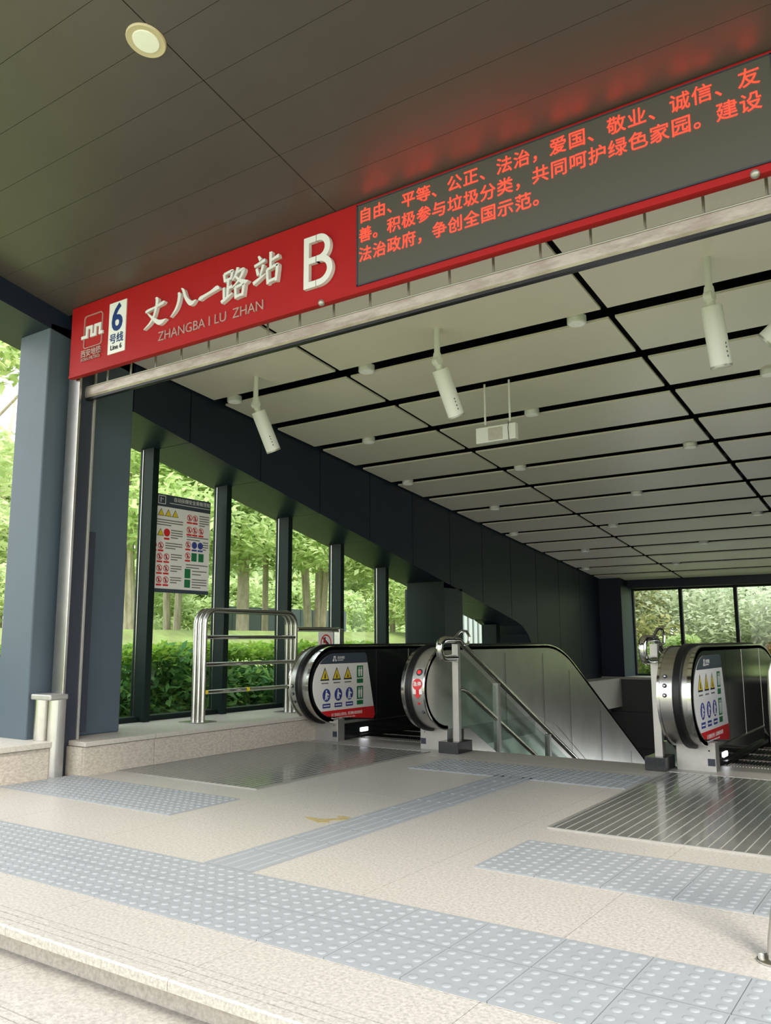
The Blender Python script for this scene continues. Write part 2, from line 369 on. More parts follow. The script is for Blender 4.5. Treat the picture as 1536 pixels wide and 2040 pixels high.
# glazing with deep mullions
w1 = struct(MB().prism([(4.79, SILL), (10.43, SILL), (10.43, SILL+0.05), (4.79, SILL+0.05)], YZ(XG-0.03, XG+0.10)).obj('window_1', 'fin'))
mu = [4.75, 5.446, 6.49, 7.535, 8.58, 9.625, 10.43]
for i, (a, b_) in enumerate(zip(mu[:-1], mu[1:])):
    MB().prism([(a, SILL+0.04), (b_, SILL+0.04), (b_, zedge(b_)+0.01), (a, zedge(a)+0.01)], YZ(XG-0.006, XG+0.006)).obj('pane', 'glass', w1)
    if i: MB().prism([(a, SILL), (a+0.075, SILL), (a+0.075, zedge(a+0.075)), (a, zedge(a))], YZ(XG-0.03, XG+0.17)).obj('mullion', 'fin', w1)
    MB().box(XG+0.012, XG+0.02, a-0.006, a+0.001, SILL, zedge(a)-0.01).obj('glazing_bead', 'steel', w1)
w3 = struct(MB().box(XG-0.03, XG+0.10, 10.97, 12.86, SILL, SILL+0.05).obj('window_3', 'fin'))
MB().prism([(10.97, SILL), (12.86, SILL), (12.86, zedge(12.86)), (10.97, zedge(10.97))], YZ(XG-0.006, XG+0.006)).obj('pane', 'glass', w3)
MB().box(XG-0.03, XG+0.25, 12.86, 13.0, SILL, 1.3).obj('mullion', 'fin', w3)

# ------------------------------------------------------------------ shaft walls, back wall
struct(MB().box(-7.0, 1.0, 7.6, YB+2, -5.3, -5.0).obj('floor_lower', 'dgranite'))
MB().box(-6.9, -5.94, 8.6, YB, -5.0, -0.32).obj('shaft_slab', 'dgranite', wl)
wb = struct(MB().box(-6.9, 1.0, YB+0.02, YB+0.9, -5.0, 0.20).obj('wall_back', 'joint'))
for i in range(8):
    for j in range(7):
        x = -6.0 + 0.9*i; z = -4.6 + 0.7*j
        MB().box(x+0.003, x+0.897, YB-0.03, YB+0.02, z+0.003, min(z+0.697, 0.235)).obj('granite_panel', 'dgranite', wb)
MB().box(-6.1, 1.0, YB-0.05, YB+0.85, 0.24, 0.285).obj('coping_slab', 'coping', wb)
MB().box(-6.10, -5.63, YB, YB+0.85, 0.285, zceil(YB)+0.1).obj('pier', 'navy', wb)
MB().box(-5.63, -5.628, YB+0.01, YB+0.78, 0.29, 2.12).obj('pier_lining', 'navy_light', wb)
MB().box(-6.1, 0.5, YB+0.45, YB+0.85, 2.10, 2.75).obj('head_beam', 'navy', wb)
w2 = struct(MB().box(-5.63, 0.3, YB+0.74, YB+0.80, 0.285, 0.325).obj('window_2', 'fin'))
bx = [-5.63, -4.63, -3.56, -2.49, -1.42, -0.35, 0.3]
MB().box(-5.63, 0.3, YB+0.74, YB+0.80, 2.06, 2.11).obj('head_rail', 'fin', w2)
for i, (a, b_) in enumerate(zip(bx[:-1], bx[1:])):
    MB().box(a, b_, YB+0.766, YB+0.774, 0.325, 2.08).obj('pane', 'glass', w2)
    MB().box(a-0.03, a+0.03, YB+0.70, YB+0.80, 0.285, 2.10).obj('mullion', 'fin', w2)
    MB().box(a+0.03, a+0.042, YB+0.75, YB+0.765, 0.325, 2.06).obj('glazing_bead', 'steel', w2)

# ------------------------------------------------------------------ right wall (outside the frame; lets the daylight in)
wr = struct(MB().box(XR, XR+0.6, 4.3, YB+0.9, -5.0, SILL).obj('wall_right', 'coping'))
MB().prism([(4.3, zedge(4.3)), (YB+.9, 1.2), (YB+.9, 2.6), (4.3, 4.2)], YZ(XR, XR+0.6)).obj('wall_panel', 'navy', wr)
MB().box(XR, XR+0.4, 3.9, 4.79, -0.2, 3.8).obj('pier', 'navy_light', wr)
MB().box(XR, XR+0.6, 8.0, YB+1.4, SILL, 2.6).obj('wall_panel', 'navy', wr)
w4 = struct(MB().box(XR+0.4, XR+0.55, 4.79, 8.0, SILL, SILL+0.05).obj('window_4', 'fin'))
for i in range(3):
    a = 5.446+1.045*i-0.6; MB().box(XR+0.33, XR+0.58, a, a+0.075, SILL, zedge(a)).obj('mullion', 'fin', w4)

# ------------------------------------------------------------------ ceiling
ce = struct(MB().prism([(4.15, zceil(4.15)+0.25), (YB+.5, zceil(YB+.5)+0.25), (YB+.9, 3.6), (4.15, 4.6)], YZ(-6.85, XR+0.6)).obj('ceiling', 'black'))
cx = [XL+0.005, -4.467, -1.952, XR]
cyj = [4.36, 5.85] + [5.85+0.813*k for k in range(1, 15)]
cyj = [y for y in cyj if y < YB-0.1] + [YB+0.40]
for a, b_ in zip(cx[:-1], cx[1:]):
    for c, d in zip(cyj[:-1], cyj[1:]):
        h = 0.026; e = 0.082
        MB().prism([(c+e, zceil(c+e)), (d-e, zceil(d-e)), (d-e, zceil(d-e)+0.018), (c+e, zceil(c+e)+0.018)], YZ(a+h, b_-h)).obj('ceiling_panel', 'ceil', ce)
# black hangers seen in the gaps are left dark; canopy
ca = struct(MB().prism([(1.2, zcan(1.2)+0.03), (4.15, zcan(4.15)+0.03), (4.15, 4.6), (1.2, 4.75)], YZ(-6.75, XR+0.6)).obj('ceiling_canopy', 'black'))
yy = [4.07-0.31*k for k in range(0, 10)]
for x0, x1 in ((XL, -3.13), (-3.13, XR)):
    for y1, y0 in zip(yy[:-1], yy[1:]):
        MB().prism([(y0+0.0015, zcan(y0)), (y1-0.0015, zcan(y1)), (y1-0.0015, zcan(y1)+0.03), (y0+0.0015, zcan(y0)+0.03)], YZ(x0+0.0035, x1-0.0035)).obj('canopy_panel', 'canopy', ca)
# box above the shutter that closes the gap between canopy and ceiling
struct(MB().box(XL-0.3, XR+0.3, 4.22, 4.36, 3.55, 4.2).obj('trim_9', 'navy'))
# canopy downlight
t = thing('canopy_downlight', (-3.21, 2.50, zcan(2.5)), 'round recessed downlight with cream rim in the dark canopy above the steps', 'light')
nrm = Vector((0, -0.2, -1)).normalized(); c = Vector((-3.21, 2.50, zcan(2.5)))
MB().lathe([(0.105, -0.004), (0.105, 0.006), (0.10, 0.012), (0.07, 0.008)], c, nrm, 40).obj('rim', 'ring', t, True)
MB().lathe([(0.072, 0.004), (0.068, 0.013), (0.03, 0.014)], c, nrm, 36).obj('lens', 'lens', t, True)
# round downlights in the ceiling joints
DL = {0: [-5.86, -4.20, -2.20], 2-1+0: None}
rows = {5.85: (-5.86, -4.20, -2.20), 5.85+2*0.813: (-5.34, -3.32, -1.115), 5.85+4*0.813: (-5.86, -4.22, -2.20), 5.85+6*0.813: (-5.40, -3.31, -1.115),
        5.85+8*0.813: (-5.88, -4.20, -2.14), 5.85+10*0.813: (-5.28, -3.26, -1.115), 5.85+12*0.813: (-5.90, -4.16, -2.14)}
ordw = ['first', 'second', 'third', 'fourth', 'fifth', 'sixth', 'seventh']; posw = ['nearest the left wall', 'in the middle', 'on the right']
dl_me = None
for i, (y, xs_) in enumerate(sorted(rows.items())):
    for j, x in enumerate(xs_):
        o = thing('downlight', (x, y, zceil(y)), 'round white downlight, %s row of lights from the entrance, %s' % (ordw[i], posw[j]), 'light', 'round downlights in the ceiling joints')
        if dl_me is None:
            dl_me = MB().lathe([(0.074, 0.03), (0.074, -0.024), (0.068, -0.030)], (0, 0, 0), (0, 0, 1), 28).mesh('housing', 'white'); smoothen(dl_me)
            ln_me = MB().lathe([(0.062, -0.026), (0.060, -0.0325), (0.02, -0.033)], (0, 0, 0), (0, 0, 1), 28).mesh('lens', 'lens'); smoothen(ln_me)
        for nm, me in (('housing', dl_me), ('lens', ln_me)):
            q = bpy.data.objects.new(nm, me); COL.objects.link(q); q.parent = o
# spot lights on stems
def spotlight(x, y, ax, label, stem=0.235, body=0.40):
    zt = zceil(y); t = thing('spotlight', (x, y, zt), label, 'spotlight', 'white spotlights on stems')
    ax = Vector(ax).normalized(); j = Vector((x, y, zt-stem-0.035))
    MB().tube([(x, y, zt+0.01), (x, y, zt-stem)], 0.024, 16).obj('stem', 'white', t, True)
    MB().lathe([(0.030, -0.045), (0.034, 0.0), (0.030, 0.03)], (x, y, zt-stem), (0, 0, 1), 16).obj('collar', 'white', t, True)
    kn = MB(); side = ax.cross(Vector((0, 0, 1)));
    if side.length < 0.1: side = Vector((1, 0, 0))
    side.normalize()
    kn.lathe([(0.036, -0.028), (0.040, -0.02), (0.040, 0.02), (0.036, 0.028)], j, side, 18); kn.obj('swivel_joint', 'white', t, True)
    MB().tube([j, j+ax*0.085], 0.030, 14).obj('neck', 'white', t, True)
    p = j+ax*0.07
    bo = MB().lathe([(0.062, 0.006), (0.068, 0.0), (0.068, body), (0.064, body+0.003), (0.060, body-0.01), (0.02, body-0.03)], p, ax, 28).obj('barrel', 'white', t, True)
    rg = MB().lathe([(0.069, body-0.012), (0.0695, body+0.001), (0.063, body+0.002), (0.063, body-0.012)], p, ax, 28); rg.obj('front_ring', 'matte', t, True)
    d = MB(); s1 = side
    q = ax.cross(side).normalized(); k = (side*0.92+q*0.35).normalized() if ax.y > 0.2 else side
    for a in (0.06, 0.09, 0.12, 0.145):
        pp = p+ax*(body-a)+k*0.0685; d.tube([pp-ax*0.006, pp+ax*0.006], 0.0045, 6)
    d.obj('printed_mark', 'header', t)
    return t
spotlight(-5.25, 5.52, (0.12, 0.42, -0.88), 'white cylindrical spotlight on a short stem, the one nearest the dark left wall')
spotlight(-3.23, 5.47, (0.12, 0.42, -0.88), 'white cylindrical spotlight on a short stem, hanging above the small suspended board')
spotlight(-1.13, 5.42, (0.05, 0.22, -0.96), 'white cylindrical spotlight on a stem, hanging almost straight down at the upper right')
spotlight(-0.48, 5.60, (-0.78, 0.05, -0.62), 'white spotlight cut by the right edge of the photo, tilted to the lower left')
# small suspended white board
t = thing('suspended_board', (-3.3, 6.65, 2.9), 'small white box hanging on two thin rods below the grey panelled ceiling', 'hanging box')
MB().box(-3.50, -3.10, 6.61, 6.67, 2.825, 2.972).obj('board', 'white', t, bevel=0.004)
for x in (-3.415, -3.165): MB().tube([(x, 6.64, zceil(6.64)+0.0), (x, 6.64, 2.99)], 0.010, 8).obj('rod', 'white', t, True)
for x in (-3.415, -3.165): MB().tube([(x, 6.64, 2.998), (x, 6.64, 2.965)], 0.013, 8).obj('rod_clamp', 'matte', t, True)
MB().tube([(-3.165, 6.607, 2.99), (-3.17, 6.604, 2.93), (-3.165, 6.606, 2.82)], 0.003, 6).obj('cable', 'ink', t)
MB().box(-3.372, -3.228, 6.607, 6.6105, 2.838, 2.955).obj('worn_label', 'coping', t)

# ------------------------------------------------------------------ fascia sign
SY = 4.0
t = thing('station_sign', (-3.0, SY, 3.2), 'long red metro entrance sign board with white lettering and a dot-matrix screen', 'sign')
MB().box(-5.95, -0.11, SY, SY+0.05, 3.213, 3.832).obj('sign_board', 'red', t, bevel=0.008)
MB().box(-5.945, -0.115, SY-0.004, SY+0.004, 3.216, 3.236).obj('bottom_trim', 'red', t)
sc = MB().box(-2.935, -0.485, SY-0.006, SY+0.002, 3.268, 3.803).obj('led_screen', 'led', t)
b = MB()
for a in ((-2.945, -2.935, 3.26, 3.81), (-0.485, -0.475, 3.26, 3.81), (-2.945, -0.475, 3.803, 3.811), (-2.945, -0.475, 3.259, 3.268)): b.box(a[0], a[1], SY-0.009, SY, a[2], a[3])
b.obj('screen_frame', 'ink', t)
EX, EZ = (1, 0, 0), (0, 0, 1)
L = ['自由、平等、公正、法治，爱国、敬业、诚信、友', '善。积极参与垃圾分类，共同呵护绿色家园。建设', '法治政府，争创全国示范。']
for k, s_ in enumerate(L):
    for q, ch in enumerate(s_):
        text(ch, 0.1055, 'ledtext', sc, (-2.928+0.1091*q, SY-0.0075, 3.688-0.132*k), EX, EZ, 0.0008, 0.0, name='led_character')
# channel letters
def brush(char, ox, oz, sw, sh, strokes, dep=0.028):
    b = MB()
    for n_, st in enumerate(strokes):
        P = []; m_ = len(st)
        for q in range(m_-1):
            p0, p1, p2, p3 = st[max(q-1, 0)], st[q], st[q+1], st[min(q+2, m_-1)]
            for e in range(6):
                u = e/6; P.append(tuple(0.5*(2*p1[c]+(p2[c]-p0[c])*u+(2*p0[c]-5*p1[c]+4*p2[c]-p3[c])*u*u+(3*p1[c]-p0[c]-3*p2[c]+p3[c])*u**3) for c in range(3)))
        P.append(st[-1]); lf, rg_ = [], []
        for q in range(len(P)):
            a, c = P[max(q-1, 0)], P[min(q+1, len(P)-1)]; d = Vector((c[0]-a[0], c[1]-a[1]))
            d = d.normalized() if d.length > 1e-6 else Vector((1, 0)); w_ = max(P[q][2], 0.01)*0.5
            lf.append((ox+sw*(P[q][0]-d.y*w_), oz+sh*(P[q][1]+d.x*w_))); rg_.append((ox+sw*(P[q][0]+d.y*w_), oz+sh*(P[q][1]-d.x*w_)))
        b.band(lf, rg_, XZ(SY-dep-0.0006*n_, SY))
    b.obj('station_character', 'letter', t)
W8 = 0.085
def P_(*pts): return [(p[0], p[1], p[2] if len(p) > 2 else W8) for p in pts]
brush('丈', -4.99, 3.415, .27, .235, [P_((.10, .60, .06), (.2, .64, .09), (.5, .68, .07), (.84, .75, .11), (.9, .74, .06)), P_((.52, 1.0, .05), (.58, .93, .11), (.56, .7, .09), (.46, .38, .08), (.30, .17, .07), (.05, .02, .02)), P_((.2, .54, .03), (.36, .38, .08), (.6, .17, .14), (.76, .10, .16), (1.0, .16, .01))])
brush('八', -4.68, 3.44, .27, .225, [P_((.30, .82, .05), (.36, .76, .11), (.33, .5, .10), (.22, .26, .08), (.02, .06, .02)), P_((.44, .95, .03), (.52, .85, .09), (.62, .58, .10), (.78, .36, .15), (.88, .31, .15), (1.04, .38, .01))])
brush('一', -4.375, 3.43, .215, .23, [P_((.0, .38, .04), (.1, .40, .13), (.28, .44, .10), (.6, .50, .10), (.88, .57, .15), (1.0, .52, .04))])
brush('路', -4.135, 3.425, .255, .235, [P_((.08, .94, .09), (.12, .68, .08)), P_((.08, .93), (.38, .97), (.40, .92, .09), (.35, .70, .08)), P_((.12, .71), (.36, .73)), P_((.25, .70), (.24, .16)), P_((.26, .43), (.42, .47, .1)), P_((.09, .50), (.11, .14)), P_((.0, .05, .1), (.2, .13, .09), (.44, .24, .03)),
 P_((.63, 1.0, .1), (.56, .80, .08), (.43, .64, .03)), P_((.60, .84, .07), (.82, .89, .09), (.84, .82, .1), (.68, .58, .08), (.42, .40, .03)), P_((.55, .73, .05), (.72, .56, .1), (.90, .46, .14), (1.04, .47, .02)), P_((.55, .38), (.58, .02)), P_((.55, .37), (.84, .41), (.87, .36, .09), (.83, .04)), P_((.58, .07), (.83, .09))])
brush('站', -3.825, 3.455, .245, .235, [P_((.18, 1.0, .06), (.27, .86, .12)), P_((.03, .72), (.22, .76), (.44, .82, .1)), P_((.12, .62, .08), (.19, .40, .1)), P_((.38, .68, .1), (.26, .34, .05)), P_((.0, .18, .11), (.2, .26, .09), (.48, .38, .03)),
 P_((.66, 1.0, .1), (.66, .52, .08)), P_((.68, .73), (.84, .77), (.97, .80, .12)), P_((.53, .48), (.57, .02)), P_((.53, .47), (.88, .53), (.92, .48, .1), (.87, .04)), P_((.57, .09), (.87, .12))])
for wd, x in (('ZHANGBA', -4.83), ('1', -4.30), ('LU', -4.225), ('ZHAN', -4.04)):
    text(wd, 0.105, 'pink', t, (x, SY-0.004, 3.30), EX, EZ, 0.006, -0.0006, name='station_latin_word', sx=1.02)
# letter B as stencil strokes
b = MB(); x0, z0, z1, w = -3.365, 3.335, 3.695, 0.043; zm = (z0+z1)/2+0.010; gx = x0+0.105
for lo, hi in ((z0, z0+w), (zm-w/2, zm+w/2), (z1-w, z1)): b.box(x0+w*0.98, gx-0.004, SY-0.0295, SY, lo, hi)
b.box(x0, x0+w, SY-0.03, SY, z0, z1)
def bowl(lo, hi, cxx, rx, yo):
    cz = (lo+hi)/2; r = (hi-lo)/2
    b.band([(gx+0.003, hi)]+arc(cxx, cz, rx, r, 90, -90, 18)+[(gx+0.003, lo)], [(gx+0.003, hi-w)]+arc(cxx, cz, rx-w*1.05, r-w, 90, -90, 18)+[(gx+0.003, lo+w)], XZ(SY-0.03-yo, SY))
bowl(zm-w/2, z1, x0+0.125, 0.098, 0.0); bowl(z0, zm+w/2, x0+0.125, 0.118, 0.0008)
b.obj('letter_b', 'letter', t)
# metro emblem: rounded square outline with a battlement line
def rrect(x0, x1, z0, z1, r): return arc(x1-r, z1-r, r, r, 0, 90, 5)+arc(x0+r, z1-r, r, r, 90, 180, 5)+arc(x0+r, z0+r, r, r, 180, 270, 5)+arc(x1-r, z0+r, r, r, 270, 360, 5)
b = MB(); o_ = rrect(-5.76, -5.52, 3.43, 3.715, 0.03); i_ = rrect(-5.753, -5.527, 3.437, 3.708, 0.025)
o_.append(o_[0]); i_.append(i_[0]); b.band(o_, i_, XZ(SY-0.010, SY)); b.obj('emblem_outline', 'pink', t)
b = MB(); z0 = 3.51
path = [(-5.785, 0), (-5.715, 0), (-5.715, .075), (-5.655, .075), (-5.655, .0), (-5.605, 0.0), (-5.605, .075), (-5.545, .075), (-5.545, 0.0), (-5.505, 0.0)]
lf, rg_ = [], []; hw = 0.013
for q in range(len(path)):
    d = [(path[k+1][0]-path[k][0], path[k+1][1]-path[k][1]) for k in (q-1, q) if 0 <= k < len(path)-1]
    nx = sum(-(e[1] > 0)+(e[1] < 0) for e in d); nz = sum((e[0] > 0)-(e[0] < 0) for e in d)
    lf.append((path[q][0]+nx*hw, z0+0.02+path[q][1]+nz*hw)); rg_.append((path[q][0]-nx*hw, z0+0.02+path[q][1]-nz*hw))
b.band(lf, rg_, XZ(SY-0.014, SY))
b.obj('emblem_battlement', 'letter', t)
text('西安地铁', 0.066, 'pink', t, (-5.785, SY-0.006, 3.365), EX, EZ, 0.006, 0.0008, name='metro_name')
text("XI'AN METRO", 0.040, 'pink', t, (-5.785, SY-0.006, 3.325), EX, EZ, 0.005, 0.0, name='metro_latin_name')
pl = MB().box(-5.435, -5.225, SY-0.008, SY, 3.315, 3.745).obj('line_plate', 'white', t)
text('6', 0.315, 'blue', pl, (-5.33, SY-0.010, 3.505), EX, EZ, 0.002, 0.006, 'CENTER', sx=0.92, name='line_number')
text('号线', 0.088, 'blue', pl, (-5.33, SY-0.010, 3.405), EX, EZ, 0.002, 0.0006, 'CENTER', name='line_word')
text('Line 6', 0.058, 'ink', pl, (-5.33, SY-0.010, 3.345), EX, EZ, 0.002, 0.0006, 'CENTER', name='line_latin_word')
for x in (-3.23, -0.59):
    MB().lathe([(0.022, 0), (0.022, 0.012), (0.014, 0.022), (0.004, 0.026)], (x, SY-0.001, 3.222), (0, -1, -0.4), 14).obj('sensor', 'matte', t, True)
# ------------------------------------------------------------------ rolling shutter: bottom bar, rods, guide rail
t = thing('rolling_shutter', (-3.0, 4.15, 3.05), 'raised rolling shutter with a stained aluminium bottom bar below the red sign', 'shutter')
MB().prism([(4.13, 3.09), (4.13, 3.155), (4.138, 3.163), (4.168, 3.163), (4.175, 3.15), (4.175, 3.075), (4.14, 3.075)], YZ(-6.03, -0.02)).obj('bottom_bar', 'bar', t)
MB().box(-6.03, -0.02, 4.14, 4.18, 3.055, 3.074).obj('rubber_seal', 'rubber', t)
MB().tube([(-6.0, 4.14, 3.168), (-0.05, 4.14, 3.168)], 0.006, 8).obj('cross_wire', 'matte', t)
MB().tube([(-6.0, 4.15, 3.30), (-0.05, 4.15, 3.30)], 0.006, 8).obj('cross_wire', 'matte', t)
x = -5.93
while x < -0.1:
    MB().tube([(x, 4.15, 3.15), (x, 4.15, 3.5)], 0.0085, 6).obj('shutter_rod', 'matte', t); x += 0.298
MB().box(-6.03, -0.02, 4.13, 4.28, 3.48, 3.60).obj('shutter_roll', 'navy', t)
t = thing('shutter_guide', (-5.9, 4.1, 0), 'tall vertical steel guide rail of the rolling shutter on the blue column', 'guide rail')
MB().box(-6.03, -5.88, 4.06, 4.085, 0.0, 3.5).obj('rail_front', 'steel', t, bevel=0.003)
MB().box(-6.03, -5.90, 4.085, 4.21, 0.0, 3.5).obj('rail_slot', 'ink', t)
MB().box(-6.03, -5.885, 4.212, 4.235, SILL, 3.5).obj('rail_rear', 'matte', t, bevel=0.003)
MB().box(-6.03, -5.93, 4.24, 4.33, SILL+.05, 1.95).obj('lock_housing', 'ink', t, bevel=0.004)
t = thing('guide_post', (-5.9, 3.98, 0), 'short pair of rounded steel guards with a cap at the foot of the shutter rail', 'guard post')
def dprof(x, y, r, z0, z1, m):
    return MB().prism([(x+a, y+c_) for a, c_ in arc(0, 0, r, r, 0, -180, 10)]+[(x-r, y+0.05), (x+r, y+0.05)], XY(z0, z1)).obj('guard', m, t, True)
dprof(-5.975, 3.96, 0.062, 0.276, 0.59, 'steel'); dprof(-5.845, 3.985, 0.055, 0.0, 0.59, 'steel')
MB().box(-6.045, -5.785, 3.89, 4.05, 0.588, 0.632).obj('cap', 'matte', t, bevel=0.01)

# ------------------------------------------------------------------ glass poster on window
t = thing('safety_poster', (XG, 6.0, 2.0), 'white escalator safety notice poster with a dark header mounted on the left window', 'poster')
PX = XG+0.04; k = XG+0.04
EYv, EZv = (0, 1, 0), (0, 0, 1)
MB().box(PX-0.01, PX, 5.52, 6.37, 1.535, 2.56).obj('poster_sheet', 'paper', t)
MB().box(PX-0.005, PX+0.002, 5.52, 6.37, 2.43, 2.56).obj('header_band', 'header', t)
MB().box(PX-0.005, PX+0.002, 5.52, 6.37, 1.535, 1.575).obj('footer_band', 'header', t)
text('自动扶梯安全乘梯须知', 0.052, 'paper', t, (PX+0.003, 5.84, 2.50), EYv, EZv, 0.0004, name='header_text')
MB().box(PX, PX+0.003, 5.79, 6.36, 2.472, 2.478).obj('header_rule', 'paper', t)
b = MB(); o_ = rrect(5.635, 5.735, 2.455, 2.545, 0.006); i_ = rrect(5.642, 5.728, 2.462, 2.538, 0.005); o_.append(o_[0]); i_.append(i_[0])
b.band(o_, i_, YZ(PX, PX+0.003)); b.box(PX, PX+0.003, 5.665, 5.675, 2.475, 2.525); b.box(PX, PX+0.003, 5.685, 5.705, 2.505, 2.512); b.obj('header_icon', 'paper', t)
def tri(b, u, v, s_, x): b.prism([(u-s_, v-s_*0.86), (u+s_, v-s_*0.86), (u, v+s_*0.86)], YZ(x, x+0.001))
def disc(b, u, v, r, x, n=16): b.prism(arc(u, v, r, r, 0, 360-360/n, n-1), YZ(x, x+0.001))
def ringp(b, u, v, r, w, x):
    o_ = arc(u, v, r, r, 0, 360, 18); i_ = arc(u, v, r-w, r-w, 0, 360, 18); b.band(o_, i_, YZ(x, x+0.001))
yb, kb, rb, tx, bl = MB(), MB(), MB(), MB(), MB()
def gp(*a): MB().box(*a).obj('guidance_symbol', 'sgreen', t)
def ban(u, v):
    ringp(rb, u, v, 0.036, 0.007, PX+0.002); rb.prism([(u-0.027, v+0.020), (u-0.020, v+0.027), (u+0.027, v-0.020), (u+0.020, v-0.027)], YZ(PX+0.002, PX+0.003))
    rb.box(PX, PX+0.002, u-0.036, u+0.036, v-0.062, v-0.044)
    kb.box(PX, PX+0.0015, u-0.008, u+0.006, v-0.022, v+0.01); disc(kb, u+0.002, v+0.016, 0.006, PX+0.0008, 8)
def lines(u0, u1, v, n, dv=0.026):
    for i in range(n): tx.box(PX, PX+0.0015, u0, u1-(0.0 if i < n-1 else (u1-u0)*0.4), v-dv*i-0.0055, v-dv*i+0.0055)
for u in (5.68, 5.775, 5.87): tri(kb, u, 2.37, 0.045, PX+0.0005); tri(yb, u, 2.367, 0.036, PX+0.002)
lines(5.58, 5.98, 2.29, 3)
for u in (5.585, 5.68): tri(kb, u, 2.16, 0.045, PX+0.0005); tri(yb, u, 2.157, 0.036, PX+0.002)
disc(rb, 5.765, 2.16, 0.042, PX+0.001); rb.box(PX, PX+0.002, 5.73, 5.80, 2.085, 2.105); lines(5.82, 5.98, 2.19, 4)
for v, us, tu in ((2.02, (5.6, 5.69), 5.75), (1.905, (5.59, 5.68, 5.77), 5.83), (1.785, (5.59, 5.68, 5.77), 5.83), (1.665, (5.59, 5.68, 5.77), 5.83)):
    for u in us: ban(u, v)
    lines(tu, 5.98, v+0.03, 3)
for v, us in ((2.35, (6.07, 6.15)), (2.22, (6.07, 6.15, 6.24)), (2.06, (6.06,)), (1.94, (6.06,))):
    for u in us: ban(u, v)
lines(6.21, 6.35, 2.385, 5); lines(6.04, 6.35, 2.145, 2, 0.03); lines(6.27, 6.35, 2.10, 4)
for u in (6.15, 6.235): disc(bl, u, 2.06, 0.038, PX+0.001); bl.box(PX, PX+0.002, u-0.036, u+0.036, 1.995, 2.014)
for u in (6.15, 6.25): gp(PX, PX+0.002, u-0.037, u+0.037, 1.885, 1.975)
lines(6.04, 6.35, 1.845, 2, 0.03)
gp(PX, PX+0.002, 6.025, 6.105, 1.70, 1.80); gp(PX, PX+0.002, 6.025, 6.105, 1.60, 1.685); lines(6.13, 6.34, 1.78, 2, 0.035); lines(6.13, 6.34, 1.69, 4, 0.028)
for b_, m_, n_ in ((yb, 'yellow', 'warning_symbols'), (kb, 'ink', 'symbol_outlines'), (rb, 'sred', 'prohibition_symbols'), (tx, 'textgrey', 'printed_lines'), (bl, 'sblue', 'mandatory_symbols')):
    b_.obj(n_, m_, t)

# ------------------------------------------------------------------ steel barrier on the kerb
RX = -6.20
t = thing('barrier_railing', (RX, 6.4, SILL), 'stainless steel barrier of looped tubes standing on the low stone wall by the window', 'railing')
y0, y1, zt = 5.74, 7.10, 1.34
for k, dx in enumerate((0.0, 0.062, 0.124)):
    x = RX+dx
    pts = [(x, y0, SILL+0.01), (x, y0, zt-0.13)] + [(x, y0+0.13-0.13*math.cos(math.radians(a)), zt-0.13+0.13*math.sin(math.radians(a))) for a in (22, 45, 67, 90)]
    pts += [(x, y1-0.13+0.13*math.sin(math.radians(a)), zt-0.13+0.13*math.cos(math.radians(a))) for a in (0, 22, 45, 67, 90)] + [(x, y1, SILL+0.01)]
    MB().tube(pts, 0.025, 12).obj('hoop', 'steel', t, True)
for z in (1.075, 0.81, 0.545): MB().tube([(RX+0.124, y0+0.02, z), (RX+0.124, y1-0.02, z)], 0.02, 12).obj('crossbar', 'chrome', t, True)
for y in (y0, y1): MB().box(RX-0.07, RX+0.19, y-0.13, y+0.13, SILL+0.001, SILL+0.010).obj('base_plate', 'steel', t)
for y in (y0+0.03, 6.35): MB().tube([(RX+0.124, y-0.02, 0.545), (RX+0.124, y+0.02, 0.545)], 0.0212, 12).obj('tape_band', 'yellow', t, label='yellow tape wrapped round the lowest bar')
t = thing('side_rail', (-6.1, 7.5, SILL), 'short steel rail with a square post between the looped barrier and the escalator', 'railing')
MB().tube([(-6.08, 7.125, 1.165), (-6.08, 7.90, 1.165)], 0.028, 12).obj('rail', 'chrome', t, True)
MB().box(-6.125, -6.04, 7.86, 7.945, SILL, 1.175).obj('post', 'steel', t, bevel=0.008)
t = thing('prohibition_sign', (-6.05, 7.62, 1.05), 'small white notice with a red no-climbing circle hung on the side rail', 'sign')
MB().box(-6.062, -6.055, 7.48, 7.76, 0.85, 1.135).obj('plate', 'paper', t)
b = MB(); ringp(b, 7.62, 1.01, 0.10, 0.016, -6.0545); b.prism([(7.56, 1.085), (7.547, 1.072), (7.68, 0.935), (7.693, 0.948)], YZ(-6.0545, -6.0535)); b.obj('red_circle', 'sred', t)
b = MB(); disc(b, 7.60, 1.065, 0.016, -6.0548, 10); b.prism([(7.575, 1.05), (7.61, 1.05), (7.68, 1.0), (7.665, 0.985), (7.60, 1.01), (7.57, 1.01)], YZ(-6.0548, -6.054))
b.box(-6.0548, -6.054, 7.555, 7.685, 0.985, 0.992)
for y in (7.575, 7.61, 7.645): b.box(-6.0548, -6.054, y, y+0.008, 0.945, 0.99)
b.obj('climbing_figure', 'ink', t)

